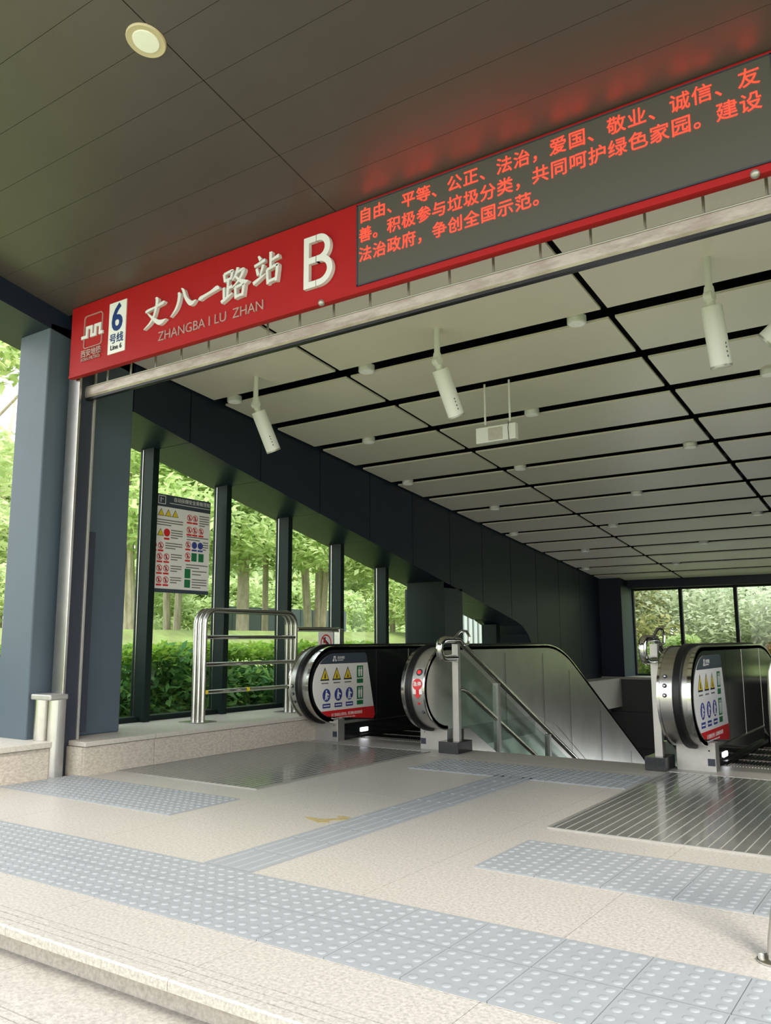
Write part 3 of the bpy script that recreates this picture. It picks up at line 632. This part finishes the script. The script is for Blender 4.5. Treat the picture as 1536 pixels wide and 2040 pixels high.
# ------------------------------------------------------------------ escalators
YF, YC, ZC, RZ = 6.56, 7.02, 0.585, 0.415        # newel front, centre, radius
RY = YC-YF
def rail_path(inset, yend=15.5, bottom=True):
    """side profile of the handrail line: from under the newel round the nose, along the flat and down the slope"""
    p = arc(YC, ZC, RY-inset, RZ-inset, -92 if bottom else -180, -270, 22)
    p = [(a, b_) for a, b_ in p]
    top = ZC+RZ-inset; ys_, ye = 9.35, 10.25; sl = 0.555
    p.append((ys_, top))
    for i in range(1, 9):
        u = (ye-ys_)*i/8; p.append((ys_+u, top-sl*u*u/(2*(ye-ys_))))
    z = top-sl*(ye-ys_)/2; p.append((yend, z-sl*(yend-ye)))
    return p
def low_path(yend=15.5):          # lower edge of the balustrade, seen from the side
    p = [(YC-0.03, 0.20), (9.0, 0.18), (9.6, 0.02)]; return p + [(yend, 0.02-0.555*(yend-9.6))]
def balustrade(t, xo, xi, hr, displ, side):
    """xo outer face, xi inner face, hr = (x0, x1) of the rubber handrail"""
    body = rail_path(0.03)
    MB().prism(body+list(reversed(low_path())), YZ(min(xo, xi), max(xo, xi))).obj('balustrade', 'clad' if side == 'B' else 'steel', t, True)
    # nose deck strip with bright rims
    for xa, xb in ((xo, xo+math.copysign(0.018, xi-xo)), (xi-math.copysign(0.03, xi-xo), xi)):
        MB().band(rail_path(0.018), rail_path(0.06), YZ(min(xa, xb), max(xa, xb))).obj('edge_trim', 'chrome', t, True)
    # rubber handrail
    MB().band(rail_path(0.0), rail_path(0.045), YZ(*hr)).obj('handrail', 'rubber', t, True, bevel=0.012)
    e = rail_path(0.0)[0]
    MB().box(hr[0]-0.01, hr[1]+0.01, YC-0.02, YC+0.16, 0.155, 0.245).obj('handrail_inlet', 'rubber', t, bevel=0.02)
    MB().box(min(xo+0.01*(1 if xi > xo else -1), xi+0.055*(1 if xi > xo else -1)), max(xo+0.01*(1 if xi > xo else -1), xi+0.055*(1 if xi > xo else -1)), 7.0, 7.12, -0.02, 0.225).obj('base_front', 'matte', t, bevel=0.004)
    MB().box(min(xo, xi)+0.005, max(xo, xi)-0.004, 7.11, 9.0, -0.02, 0.20).obj('base_plate', 'matte', t, bevel=0.004)
    b = MB().box(xi+0.02*(1 if xi > xo else -1)-0.028, xi+0.02*(1 if xi > xo else -1)+0.028, 6.997, 7.006, 0.045, 0.10); b.obj('base_hole', 'ink', t)
    # inner dark panels
    s_ = 1 if xi > xo else -1; nose = arc(YC, ZC, RY-0.05, RZ-0.06, -100, -270, 18)
    f = 0.004*s_
    def pan(poly, m, d0, d1, nm, par=t): return MB().prism(poly, YZ(xi+d0*s_, xi+d1*s_)).obj(nm, m, par)
    first = nose + [(7.775, 0.925-0.0), (7.775, 0.165)]
    first[-2] = (7.775, ZC+RZ-0.06)
    pan(first, 'glassblack', 0.0, 0.004, 'inner_panel')
    ztop = ZC+RZ-0.06; prev = 7.782
    for y_ in (8.45, 9.30):
        pan([(prev, 0.165), (y_-0.006, 0.165), (y_-0.006, ztop), (prev, ztop)], 'glassblack', 0.0, 0.004, 'inner_panel'); prev = y_+0.006
        pan([(y_-0.006, 0.165), (y_+0.006, 0.165), (y_+0.006, ztop), (y_-0.006, ztop)], 'steel', 0.0, 0.006, 'panel_joint')
    sl = [(prev, 0.165), (9.6, 0.02), (15.4, 0.02-0.555*5.8), (15.4, 0.02-0.555*5.8+0.75)] + [(a, b_) for a, b_ in reversed(rail_path(0.09)) if prev < a < 15]
    pan(sl+[(prev, ztop)], 'glassblack', 0.0, 0.004, 'inner_panel')
    pan([(7.0, 0.155), (9.3, 0.155), (9.3, 0.166), (7.0, 0.166)], 'steel', 0.0, 0.012, 'skirt_trim')
    pan([(7.36, -0.02), (9.3, -0.02), (9.3, 0.155), (7.06, 0.155), (7.06, -0.02)], 'glassblack', -0.002, 0.002, 'skirt')
    pan([(7.45, 0.0), (9.3, 0.0), (9.3, 0.03), (7.45, 0.03)], 'rubber', 0.002, 0.035, 'skirt_brush')
    if not displ: return
    d = pan([(a, b_) for a, b_ in arc(YC+0.02, ZC-0.015, RY-0.065, RZ-0.08, -112, -262, 18)] + [(7.55, 0.905), (7.58, 0.88), (7.74, 0.22), (7.71, 0.18)], 'paper', 0.004, 0.008, 'display_panel')
    dc = [(a, b_) for a, b_ in arc(YC+0.02, ZC-0.015, RY-0.065, RZ-0.08, -112, -262, 60)]
    hd = [p for p in dc if p[1] > 0.795]; rd = [p for p in dc if p[1] < 0.315 and p[0] < 7.1]
    pan([(hd[0][0], 0.795)] + hd + [(7.55, 0.905), (7.58, 0.88), (7.6, 0.795)], 'header', 0.008, 0.0095, 'header_band', d)
    pan(rd + [(rd[-1][0], 0.315), (7.717, 0.315), (7.74, 0.22), (7.71, 0.18)], 'sred', 0.008, 0.0095, 'red_band', d)
    px = xi+0.0096*s_
    def tt(s__, size, m, u, v, nm, sx=1.0): text(s__, size, m, d, (px+0.0004*s_, u, v), (0, s_, 0), (0, 0, 1), 0.0003, 0.0003, name=nm, sx=sx)
    tt('西安地铁', 0.032, 'paper', 7.05, 0.845, 'header_text'); tt("XI'AN METRO", 0.016, 'paper', 7.05, 0.825, 'header_latin_text')
    b = MB()
    for (a0, a1, c0, c1) in ((6.97, 6.99, .82, .84), (6.985, 6.995, .82, .875), (6.995, 7.015, .86, .875), (7.01, 7.02, .83, .875), (7.015, 7.035, .82, .835)): b.box(min(px, px+.001*s_), max(px, px+.001*s_), a0, a1, c0, c1)
    b.obj('header_emblem', 'paper', d)
    tt('为了您和他人的安全，请正确使用自动扶梯', 0.036, 'paper', 6.95, 0.255, 'red_band_text', 0.80)
    tt('Please use the escalator correctly for your safety', 0.020, 'paper', 6.95, 0.228, 'red_band_latin_text', 1.05)
    def P(poly, m, nm, k=1): MB().prism(poly, YZ(xi+(0.008+0.0012*(k-1))*s_, xi+(0.0092+0.0012*(k-1))*s_)).obj(nm, m, d)
    for i, u in enumerate((6.84, 7.04, 7.235)):
        P([(u-0.075, 0.625), (u+0.075, 0.625), (u, 0.762)], 'ink', 'warning_border', 1)
        P([(u-0.056, 0.640), (u+0.056, 0.640), (u, 0.740)], 'yellow', 'warning_triangle', 2)
        P([(u-0.012, 0.648), (u+0.014, 0.648), (u+0.010-0.006*i, 0.690), (u-0.002, 0.706)], 'ink', 'warning_figure', 3)
        P([(u-0.055, 0.592), (u+0.06, 0.592), (u+0.06, 0.604), (u-0.055, 0.604)], 'textgrey', 'caption', 1)
        P(arc(u+0.03, 0.475, 0.066, 0.066, 0, 345, 23), 'sblue', 'mandatory_disc', 1)
        P(arc(u+0.026, 0.516, 0.011, 0.011, 0, 330, 11), 'paper', 'figure_head', 2)
        P([(u+0.004, 0.430), (u+0.018, 0.430), (u+0.024, 0.462), (u+0.034, 0.430), (u+0.048, 0.430), (u+0.040, 0.478), (u+0.072, 0.470), (u+0.072, 0.478), (u+0.038, 0.502), (u+0.014, 0.502), (u+0.008, 0.470)], 'paper', 'mandatory_figure', 2)
        if i != 1: P([(u-0.012, 0.424), (u+0.070, 0.424+0.03*(i == 0)), (u+0.070, 0.430+0.03*(i == 0)), (u-0.012, 0.430)], 'paper', 'figure_step', 2)
        P([(u-0.034, 0.345), (u+0.094, 0.345), (u+0.094, 0.390), (u-0.034, 0.390)], 'sblue', 'mandatory_caption', 1)
        P([(u-0.02, 0.362), (u+0.08, 0.362), (u+0.08, 0.373), (u-0.02, 0.373)], 'paper', 'caption_text', 2)
    for z0, z1 in ((0.635, 0.765), (0.405, 0.545)):
        P([(7.40, z0), (7.515, z0), (7.515, z1), (7.40, z1)], 'sgreen', 'guidance_panel', 1)
        P(arc(7.44, z1-0.024, 0.009, 0.009, 0, 330, 11), 'paper', 'figure_head', 2); P([(7.431, z0+0.015), (7.449, z0+0.015), (7.453, z0+0.05), (7.456, z1-0.045), (7.448, z1-0.036), (7.432, z1-0.036), (7.424, z1-0.045), (7.427, z0+0.05)], 'paper', 'guidance_figure', 2)
        P(arc(7.482, z1-0.024, 0.009, 0.009, 0, 330, 11), 'paper', 'figure_head', 2); P([(7.473, z0+0.015), (7.491, z0+0.015), (7.495, z0+0.05), (7.498, z1-0.045), (7.49, z1-0.036), (7.474, z1-0.036), (7.466, z1-0.045), (7.469, z0+0.05)], 'paper', 'guidance_figure', 2)
        P([(7.40, z0-0.058), (7.515, z0-0.058), (7.515, z0-0.012), (7.40, z0-0.012)], 'sgreen', 'guidance_caption', 1)
    for z0 in (0.65,): pass
    lamp = MB().box(min(xi, xi+0.012*s_), max(xi, xi+0.012*s_), 7.47, 7.61, 0.055, 0.098).obj('skirt_lamp', 'glow', t, bevel=0.01)
def nose_pt(a, k=0.03): return (YC+(RY-k)*math.cos(math.radians(a)), ZC+(RZ-k)*math.sin(math.radians(a)))
def escalator(xo1, xi1, hr1, xi2, xo2, hr2, label, names):
    t = thing('escalator', ((xo1+xo2)/2, 8.0, 0), label, 'escalator')
    balustrade(t, xo1, xi1, hr1, True, 'A'); balustrade(t, xo2, xi2, hr2, False, 'B')
    # landing plate, comb and steps
    MB().box(xi1+0.002, xi2-0.002, 7.09, 7.50, -0.06, -0.003).obj('landing_plate', 'matte', t)
    b = MB()
    for i in range(40): b.box(xi1+0.02+0.0235*i, xi1+0.03+0.0235*i, 7.42, 7.56, -0.006, 0.004)
    b.obj('comb_teeth', 'matte', t, kind='stuff')
    y = 7.52; z = -0.012; k = 0
    for i in range(18):
        s_ = MB().box(xi1+0.012, xi2-0.012, y, y+0.42, z-0.30, z-0.004)
        for q in range(30): s_.box(xi1+0.03+0.031*q, xi1+0.042+0.031*q, y+0.004, y+0.395, z-0.005, z+0.004)
        s_.obj('step', 'glassblack' if i > 50 else 'rubber', t)
        MB().box(xi1+0.012, xi2-0.012, y+0.375, y+0.41, z-0.004, z+0.006).obj('step_edge', 'bar', t)
        y += 0.42; z -= (0, 0, 0.03, 0.10, 0.18, 0.22, 0.235)[min(i, 6)]
    return t
E1 = escalator(-5.725, -5.455, (-5.62, -5.56), -4.33, -4.075, (-4.285, -4.225), 'left-hand escalator with steel newels, black handrails and a safety notice panel by the window', None)
E2 = escalator(-1.96, -1.70, (-1.84, -1.775), -0.60, -0.34, (-0.525, -0.46), 'right-hand escalator with steel newels and black handrails at the right edge', None)
# buttons and stickers on the nose decks
def on_nose(xa, xb, a0, a1, m, nm, par, lift=0.002, n=6):
    o_ = [nose_pt(a0+(a1-a0)*i/n, 0.03-lift-0.003) for i in range(n+1)]; i_ = [nose_pt(a0+(a1-a0)*i/n, 0.032) for i in range(n+1)]
    return MB().band(o_, i_, YZ(xa, xb)).obj(nm, m, par, True)
def button(x, a, par, r=0.016, m='ink', nm='button', core='steel'):
    y, z = nose_pt(a); n = Vector((0, math.cos(math.radians(a))/RY, math.sin(math.radians(a))/RZ)).normalized()
    q = MB().lathe([(r, -0.004), (r, 0.006), (r*0.8, 0.010)], (x, y, z), n, 18).obj(nm, m, par, True)
    if core: MB().lathe([(r*0.55, 0.0), (r*0.55, 0.013), (r*0.3, 0.015)], (x, y, z), n, 14).obj('button_core', core, q, True)
for a in (-183, -194, -205-0): button(-1.90, 360-a-360 if False else a+360-0 if a < -360 else a, E2)
for a in (181, 193, 206): button(-5.672, a, E1)
xm = -4.15
on_nose(xm-0.056, xm+0.052, 212, 150, 'matte', 'control_plate', E1, 0.001, 12)
button(xm, 156.5, E1, 0.034, 'ink', 'direction_display', 'stopred')
on_nose(xm-0.055, xm+0.045, 186, 166, 'paper', 'sticker', E1, 0.002)
y, z = nose_pt(173); n = Vector((0, -1, 0.12)).normalized()
MB().lathe([(0.052, 0.006), (0.052, 0.0075)], (xm-0.004, y, z), n, 28).obj('stop_disc', 'sred', E1)
MB().prism([(xm-0.020, z-0.045), (xm+0.014, z-0.045), (xm+0.014, z-0.095), (xm+0.034, z-0.095), (xm-0.003, z-0.130), (xm-0.040, z-0.095), (xm-0.020, z-0.095)], lambda u, v, q: (u, y-0.010+0.003*q+(0.0 if v > z-0.08 else 0.004), v)).obj('stop_arrow', 'sred', E1)
text('急停', 0.044, 'paper', E1, (xm-0.048, y-0.0095, z-0.012), EX, EZ, 0.0004, 0.0008, name='stop_text')
button(xm+0.0, 199, E1, 0.013, 'sred', 'stop_button', None); button(xm+0.02, 212, E1, 0.017, 'ink', 'key_switch', 'steel')
# outer cladding panel seams on the stair side of the left escalator
for yv, z0, z1 in ((7.12, 0.24, 0.90), (8.25, 0.05, 0.90), (9.25, -0.2, 0.88), (10.05, -0.35, 0.66), (11.1, -1.0, 0.08), (12.3, -1.7, -0.58)):
    MB().box(-4.071, -4.068, yv-0.002, yv+0.002, z0, z1).obj('cladding_seam', 'ink', E1)
# escalator truss cladding below the balustrade, stair side
MB().prism([(7.3, 0.21), (9.0, 0.19), (9.6, 0.03), (15.5, -3.25), (15.5, -5.0), (7.3, -5.0)], YZ(-4.14, -4.08)).obj('truss_cladding', 'clad', E1)
MB().prism([(7.3, 0.21), (9.0, 0.19), (9.6, 0.03), (15.5, -3.25), (15.5, -5.0), (7.3, -5.0)], YZ(-1.93, -1.86)).obj('truss_cladding', 'clad', E2)

# unseen fill lights with housings, added down the shaft to brighten the stair-side cladding
for lx in (-4.9, -3.0, -1.1):
    lt = bpy.data.lights.new('passage_fill', 'AREA'); lt.shape = 'RECTANGLE'; lt.size = 0.9; lt.size_y = 0.35; lt.energy = 15; lt.color = (0.93, 0.98, 1.0)
    lo = bpy.data.objects.new('passage_fill', lt); COL.objects.link(lo); lo.location = (lx, YB-0.16, -1.9)
    lo.rotation_euler = Vector((0, -1, 0.15)).to_track_quat('-Z', 'Y').to_euler()
    tag(MB().box(lx-0.5, lx+0.5, YB-0.14, YB-0.035, -2.1, -1.7).obj('passage_fill_box', 'white', bevel=0.01), 'added fill light housing on the dark granite wall at the foot of the %s' % {-4.9: 'left escalator', -3.0: 'stairs', -1.1: 'right escalator'}[lx], 'lamp', 'fill lights added down in the stairwell')
# ------------------------------------------------------------------ staircase and railings
t = thing('staircase', (-3.0, 7.2, 0), 'granite staircase going down between the two escalators', 'stairs')
y, z = 7.165, -0.15
for i in range(28):
    MB().box(-4.0, -2.0, y, y+0.33, z-0.16, z).obj('step', 'granite', t); y += 0.30; z -= 0.15
def stair_railing(x, label, sgn):
    t = thing('stair_railing', (x, 6.95, 0), label, 'railing')
    sl = 0.5; y0 = 6.86; zt = 1.02
    MB().box(x-0.032, x+0.032, 6.90, 6.95, 0.10, 1.0).obj('post', 'matte', t, bevel=0.003)
    for yy_ in (7.75, 9.0, 10.3, 11.6):
        zz = zt-sl*(yy_-6.95)
        MB().box(x-0.03, x+0.03, yy_-0.025, yy_+0.025, zz-1.15, zz-0.02).obj('post', 'matte', t)
    # top handrail with a loop end returning to the post
    pts = [(x, 14.0, zt-sl*7.0), (x, 7.08, zt-sl*0.08), (x, 6.97, zt+0.02), (x, 6.80, zt+0.02)]
    pts += [(x, 6.72+0.085*math.cos(math.radians(a))-0.02, zt-0.065+0.085*math.sin(math.radians(a))) for a in (90, 120, 150, 180, 210, 240, 270)] + [(x, 6.80, zt-0.15), (x, 6.92, zt-0.15)]
    MB().tube(pts, [0.027]*2+[0.03]*2+[0.034]*9, 14).obj('handrail', 'chrome', t, True)
    l = MB(); l.tube([(x+0.02*sgn, 6.82, zt+0.02), (x+0.02*sgn, 6.98, zt+0.10), (x+0.02*sgn, 7.10, zt+0.10), (x+0.02*sgn, 7.16, zt+0.05), (x+0.02*sgn, 7.13, zt-0.02), (x+0.02*sgn, 7.02, zt-0.03)], 0.013, 10); l.obj('end_loop', 'chrome', t, True)
    pts = [(x, 13.5, 0.55-sl*6.4), (x, 7.12, 0.55), (x, 7.02, 0.575), (x, 6.965, 0.575)]
    MB().tube(pts, 0.023, 12).obj('lower_handrail', 'chrome', t, True)
    MB().lathe([(0.026, 0), (0.028, 0.02), (0.018, 0.03)], (x, 6.94, 0.575), (0.6*sgn, -0.8, 0), 12).obj('rail_end', 'chrome', t, True)
    prev = 6.965
    for yy_ in (7.75, 9.0, 10.3, 11.6):
        a, b_ = prev+0.02, yy_-0.03; za = lambda q: zt-sl*(q-6.95)
        MB().prism([(a, za(a)-0.95), (b_, za(b_)-0.95), (b_, za(b_)-0.07), (a, za(a)-0.07)], YZ(x-0.005, x+0.005)).obj('glass_panel', 'railglass', t); prev = yy_
    MB().prism([(7.0, 0.21), (7.10, 0.21), (13.5, -3.0), (13.5, -3.25), (7.0, 0.0)], YZ(x-0.028, x+0.028)).obj('bottom_rail', 'chrome', t)
    return t
stair_railing(-3.93, 'glass stair railing with steel handrails and a looped end beside the left escalator', 1)
stair_railing(-2.06, 'glass stair railing with steel handrails and a looped end beside the right escalator', 1)
tag(MB().box(-4.07, -3.86, 6.81, 7.085, 0.001, 0.105).obj('granite_block', 'bgranite', bevel=0.004), 'small black granite block under the left stair railing post', 'block')
tag(MB().box(-2.15, -1.985, 6.81, 7.085, 0.001, 0.105).obj('granite_block', 'bgranite', bevel=0.004), 'small black granite block under the right stair railing post', 'block')

# ------------------------------------------------------------------ foreground rail at the right edge
t = thing('entrance_rail', (-0.60, 3.07, 0), 'curved stainless steel rail post with a bolted round base at the right edge', 'railing')
MB().lathe([(0.058, 0), (0.058, 0.006), (0.05, 0.010)], (-0.575, 3.07, 0.001), (0, 0, 1), 28).obj('base_flange', 'steel', t, True)
MB().tube([(-0.570, 3.07, 0.005), (-0.566, 3.07, 0.06), (-0.553, 3.07, 0.14), (-0.532, 3.07, 0.26), (-0.515, 3.07, 0.42), (-0.511, 3.07, 0.60), (-0.511, 3.07, 0.80), (-0.507, 3.07, 0.92), (-0.49, 3.07, 0.975), (-0.44, 3.07, 1.0), (-0.2, 3.07, 1.0), (0.1, 3.07, 1.0)], 0.032, 16).obj('tube', 'steel', t, True)
for a in (200, 320, 80): MB().lathe([(0.010, 0), (0.010, 0.014), (0.006, 0.018)], (-0.575+0.045*math.cos(math.radians(a)), 3.07+0.045*math.sin(math.radians(a)), 0.008), (0, 0, 1), 8).obj('bolt', 'matte', t)

# ------------------------------------------------------------------ planting outside
def leaves(name, m, parent, blobs, n, size, seed, flat=0.0):
    """n leaf quads scattered in the shells of ellipsoid blobs (x, y, z, rx, ry, rz)"""
    R = random.Random(seed); b = MB(); vol = [(q[3]*q[4]*q[5])**0.67 for q in blobs]; tot = sum(vol)
    for q, vv in zip(blobs, vol):
        for _ in range(int(n*vv/tot)):
            d = Vector((R.gauss(0, 1), R.gauss(0, 1), R.gauss(0, 1))).normalized(); r = R.random()**0.45
            c = Vector((q[0]+d.x*q[3]*r, q[1]+d.y*q[4]*r, q[2]+d.z*q[5]*r))
            a = Vector((R.gauss(0, 1), R.gauss(0, 1), R.gauss(0, 0.5))).normalized(); e = a.cross(Vector((R.gauss(0, .6), R.gauss(0, .6), 1))).normalized()
            s_ = size*(0.6+0.8*R.random()); k = len(b.v)
            b.v += [tuple(c-a*s_), tuple(c-e*s_*0.45-a*s_*0.1), tuple(c+a*s_-Vector((0, 0, s_*0.3))), tuple(c+e*s_*0.45-a*s_*0.1)]
            b.f.append([k, k+1, k+2, k+3])
    me = bpy.data.meshes.new(name); me.from_pydata(b.v, [], b.f); me.update(); me.materials.append(M[m])
    o = link(name, me, parent); o['kind'] = 'stuff'; return o
def tree(x, y, h, cr, m, label, seed, stems=1, n=9000, base=None, cz=None, size=0.13, tr=0.11):
    R = random.Random(seed); zb = gz(x, y) if base is None else base
    t = thing('tree', (x, y, zb), label, 'tree', 'trees outside the windows')
    tb = MB(); tops = []
    for s_ in range(stems):
        a = R.uniform(0, 6.28); sp_ = 0.5 if stems > 1 else 0.15; ox = (0.16*math.cos(a) if stems > 1 else 0); oy = (0.16*math.sin(a)+0.12*(s_-stems/2) if stems > 1 else 0)
        p = [(x+ox, y+oy, zb-0.15), (x+ox*1.6, y+oy*1.6, zb+h*0.25), (x+ox*2+R.uniform(-sp_, sp_), y+oy*2+R.uniform(-sp_, sp_), zb+h*0.55), (x+R.uniform(-sp_, sp_)*2, y+R.uniform(-sp_, sp_)*2, zb+h*0.85)]
        tb.tube(p, [tr*1.25, tr, tr*0.75, tr*0.35], 8); tops.append(p[2])
        for k in range(2):
            q = Vector(p[1]).lerp(Vector(p[2]), R.random()); a = R.uniform(0, 6.28)
            tb.tube([q, q+Vector((math.cos(a)*cr*0.45, math.sin(a)*cr*0.45, h*0.16)), q+Vector((math.cos(a)*cr*0.75, math.sin(a)*cr*0.75, h*0.26))], [tr*0.45, tr*0.3, tr*0.12], 6)
    tb.obj('trunk', 'bark', t, True)
    blobs = []
    zc = zb+h*0.62 if cz is None else cz
    for k in range(15):
        a = R.uniform(0, 6.28); rr = cr*R.uniform(0.1, 0.8); s_ = cr*R.uniform(0.32, 0.55)
        blobs.append((x+rr*math.cos(a), y+rr*math.sin(a), zc+R.uniform(-0.44, 0.38)*h, s_, s_, s_*0.6))
    leaves('crown', m, t, blobs, n, size, seed)
    return t
# hedge shrubs in a row along the left glazing
hk = 0
for i in range(9):
    y = 3.4+1.0*i; x = -8.05+random.uniform(-0.1, 0.1)
    t = thing('hedge_shrub', (x, y, gz(x, y)), 'clipped leafy green shrub of the hedge outside, number %s counted from the front column' % ['one', 'two', 'three', 'four', 'five', 'six', 'seven', 'eight', 'nine'][i], 'shrub', 'hedge outside the left window')
    st = MB()
    for k in range(5):
        a = random.uniform(0, 6.28); st.tube([(x, y, -0.1), (x+0.3*math.cos(a), y+0.3*math.sin(a), 0.6)], [0.02, 0.008], 5)
    st.obj('stem', 'bark', t)
    bl_ = [(x+random.uniform(-0.3, 0.3), y+random.uniform(-0.45, 0.45), random.uniform(0.1, 0.78), 0.42, 0.42, 0.28) for k in range(12)]
    leaves('foliage', 'leaf_hedge', t, bl_, 4200, 0.062, 50+i)
    leaves('lit_top_leaves', 'leaf_lit', t, [(x+random.uniform(-0.3, 0.3), y+random.uniform(-0.45, 0.45), 0.90, 0.30, 0.30, 0.13) for k in range(7)], 900, 0.06, 80+i)  # brighter leaves on top imitate light falling on the hedge
# trees in several depths
spec = [(-12.6, 6.6, 6.5, 2.2, 'leaf_tree', 1, 'leafy tree with thin trunk seen left of the front column'),
 (-13.0, 10.6, 6.5, 2.3, 'leaf_tree', 2, 'leafy tree seen past the first mullion of the left window'),
 (-14.0, 12.3, 7.0, 2.4, 'leaf_tree', 2, 'forked tree standing behind the safety poster and hedge'),
 (-13.2, 13.6, 7.0, 2.3, 'leaf_tree', 1, 'thick-trunked tree behind the looped steel barrier'),
 (-14.0, 15.2, 7.0, 2.4, 'leaf_tree', 1, 'straight tree behind the middle pane of the left window'),
 (-14.0, 17.2, 6.5, 2.3, 'leaf_tree', 5, 'tree with a fan of several pale stems behind the third pane'),
 (-12.5, 18.6, 6.0, 2.3, 'leaf_tree', 1, 'tree behind the fourth pane with low leaves'),
 (-11.2, 19.6, 5.2, 2.2, 'leaf_tree', 1, 'leafy tree filling the narrow last pane of the left window')]
for i, (x, y, h, c_, m, st, lb) in enumerate(spec):
    tree(x, y, h, c_, m, lb, 100+i, st, 6000 if i == 0 else 11000, tr=0.12 if i == 3 else 0.068, cz=gz(x, y)+h*0.66, size=0.105)
for i in range(10):
    x = -24-1.5*(i % 3); y = 12+3.1*i
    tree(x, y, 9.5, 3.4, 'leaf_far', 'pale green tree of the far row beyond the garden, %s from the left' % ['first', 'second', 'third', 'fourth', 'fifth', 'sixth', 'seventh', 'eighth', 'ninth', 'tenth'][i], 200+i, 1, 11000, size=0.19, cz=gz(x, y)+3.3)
for i in range(9):          # low undergrowth between the trunks
    x = -20.0-0.5*(i % 2); y = 11+2.3*i; t = thing('bush', (x, y, gz(x, y)), 'low light green undergrowth bush behind the trunks, %s from the left' % ['first', 'second', 'third', 'fourth', 'fifth', 'sixth', 'seventh', 'eighth', 'ninth'][i], 'bush', 'undergrowth behind the trees')
    MB().tube([(x, y, gz(x, y)-0.1), (x, y, gz(x, y)+0.7)], [0.04, 0.02], 6).obj('stem', 'bark', t)
    R = random.Random(600+i)
    leaves('foliage', 'leaf_far', t, [(x+R.uniform(-.5, .5), y+R.uniform(-.8, .8), gz(x, y)+R.uniform(0.1, 1.9), 0.6, 0.6, 0.4) for k in range(10)], 2600, 0.11, 600+i)
# garden wall behind
t = thing('garden_fence', (-17, 16, 1.2), 'low dark slatted fence behind the tree trunks outside the left window', 'fence')
for i in range(10):
    MB().box(-17.05, -17.0, 16.5+0.6*i+0.02, 17.1+0.6*i-0.02, 0.9, 2.02).obj('fence_panel', 'fence', t)
t = thing('striped_fence', (-10, 18.5, 0), 'white and grey ribbed metal fence seen through the small second window', 'fence')
for i in range(26):
    MB().box(-10.02, -9.97 if i % 2 else -10.0, 16.6+0.13*i, 16.6+0.13*i+0.125, 0.2, 1.9).obj('fence_slat', 'stripe' if i % 2 else 'fence', t)
# planting behind the back window
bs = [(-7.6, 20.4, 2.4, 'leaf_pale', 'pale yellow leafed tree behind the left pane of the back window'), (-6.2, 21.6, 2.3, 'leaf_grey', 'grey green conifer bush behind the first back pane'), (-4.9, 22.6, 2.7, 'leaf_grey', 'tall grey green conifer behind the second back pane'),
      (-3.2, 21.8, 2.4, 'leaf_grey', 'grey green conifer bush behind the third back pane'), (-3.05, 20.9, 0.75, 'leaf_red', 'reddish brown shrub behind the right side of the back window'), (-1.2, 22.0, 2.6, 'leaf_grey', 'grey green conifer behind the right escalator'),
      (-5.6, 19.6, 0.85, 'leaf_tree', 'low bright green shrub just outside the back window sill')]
for i, (x, y, r, m, lb) in enumerate(bs):
    t = thing('bush', (x, y, 0), lb, 'bush')
    MB().tube([(x, y, -0.1), (x, y, r*0.9)], [0.09, 0.04], 8).obj('trunk', 'bark', t, True)
    R = random.Random(300+i)
    bl_ = [(x+R.uniform(-.6, .6)*r, y+R.uniform(-.4, .4)*r, r*0.62+R.uniform(-.45, .6)*r, r*0.42, r*0.4, r*0.26) for k in range(14)]
    leaves('foliage', m, t, bl_, 7000 if r > 1 else 3000, 0.085, 300+i)
for i in range(5):
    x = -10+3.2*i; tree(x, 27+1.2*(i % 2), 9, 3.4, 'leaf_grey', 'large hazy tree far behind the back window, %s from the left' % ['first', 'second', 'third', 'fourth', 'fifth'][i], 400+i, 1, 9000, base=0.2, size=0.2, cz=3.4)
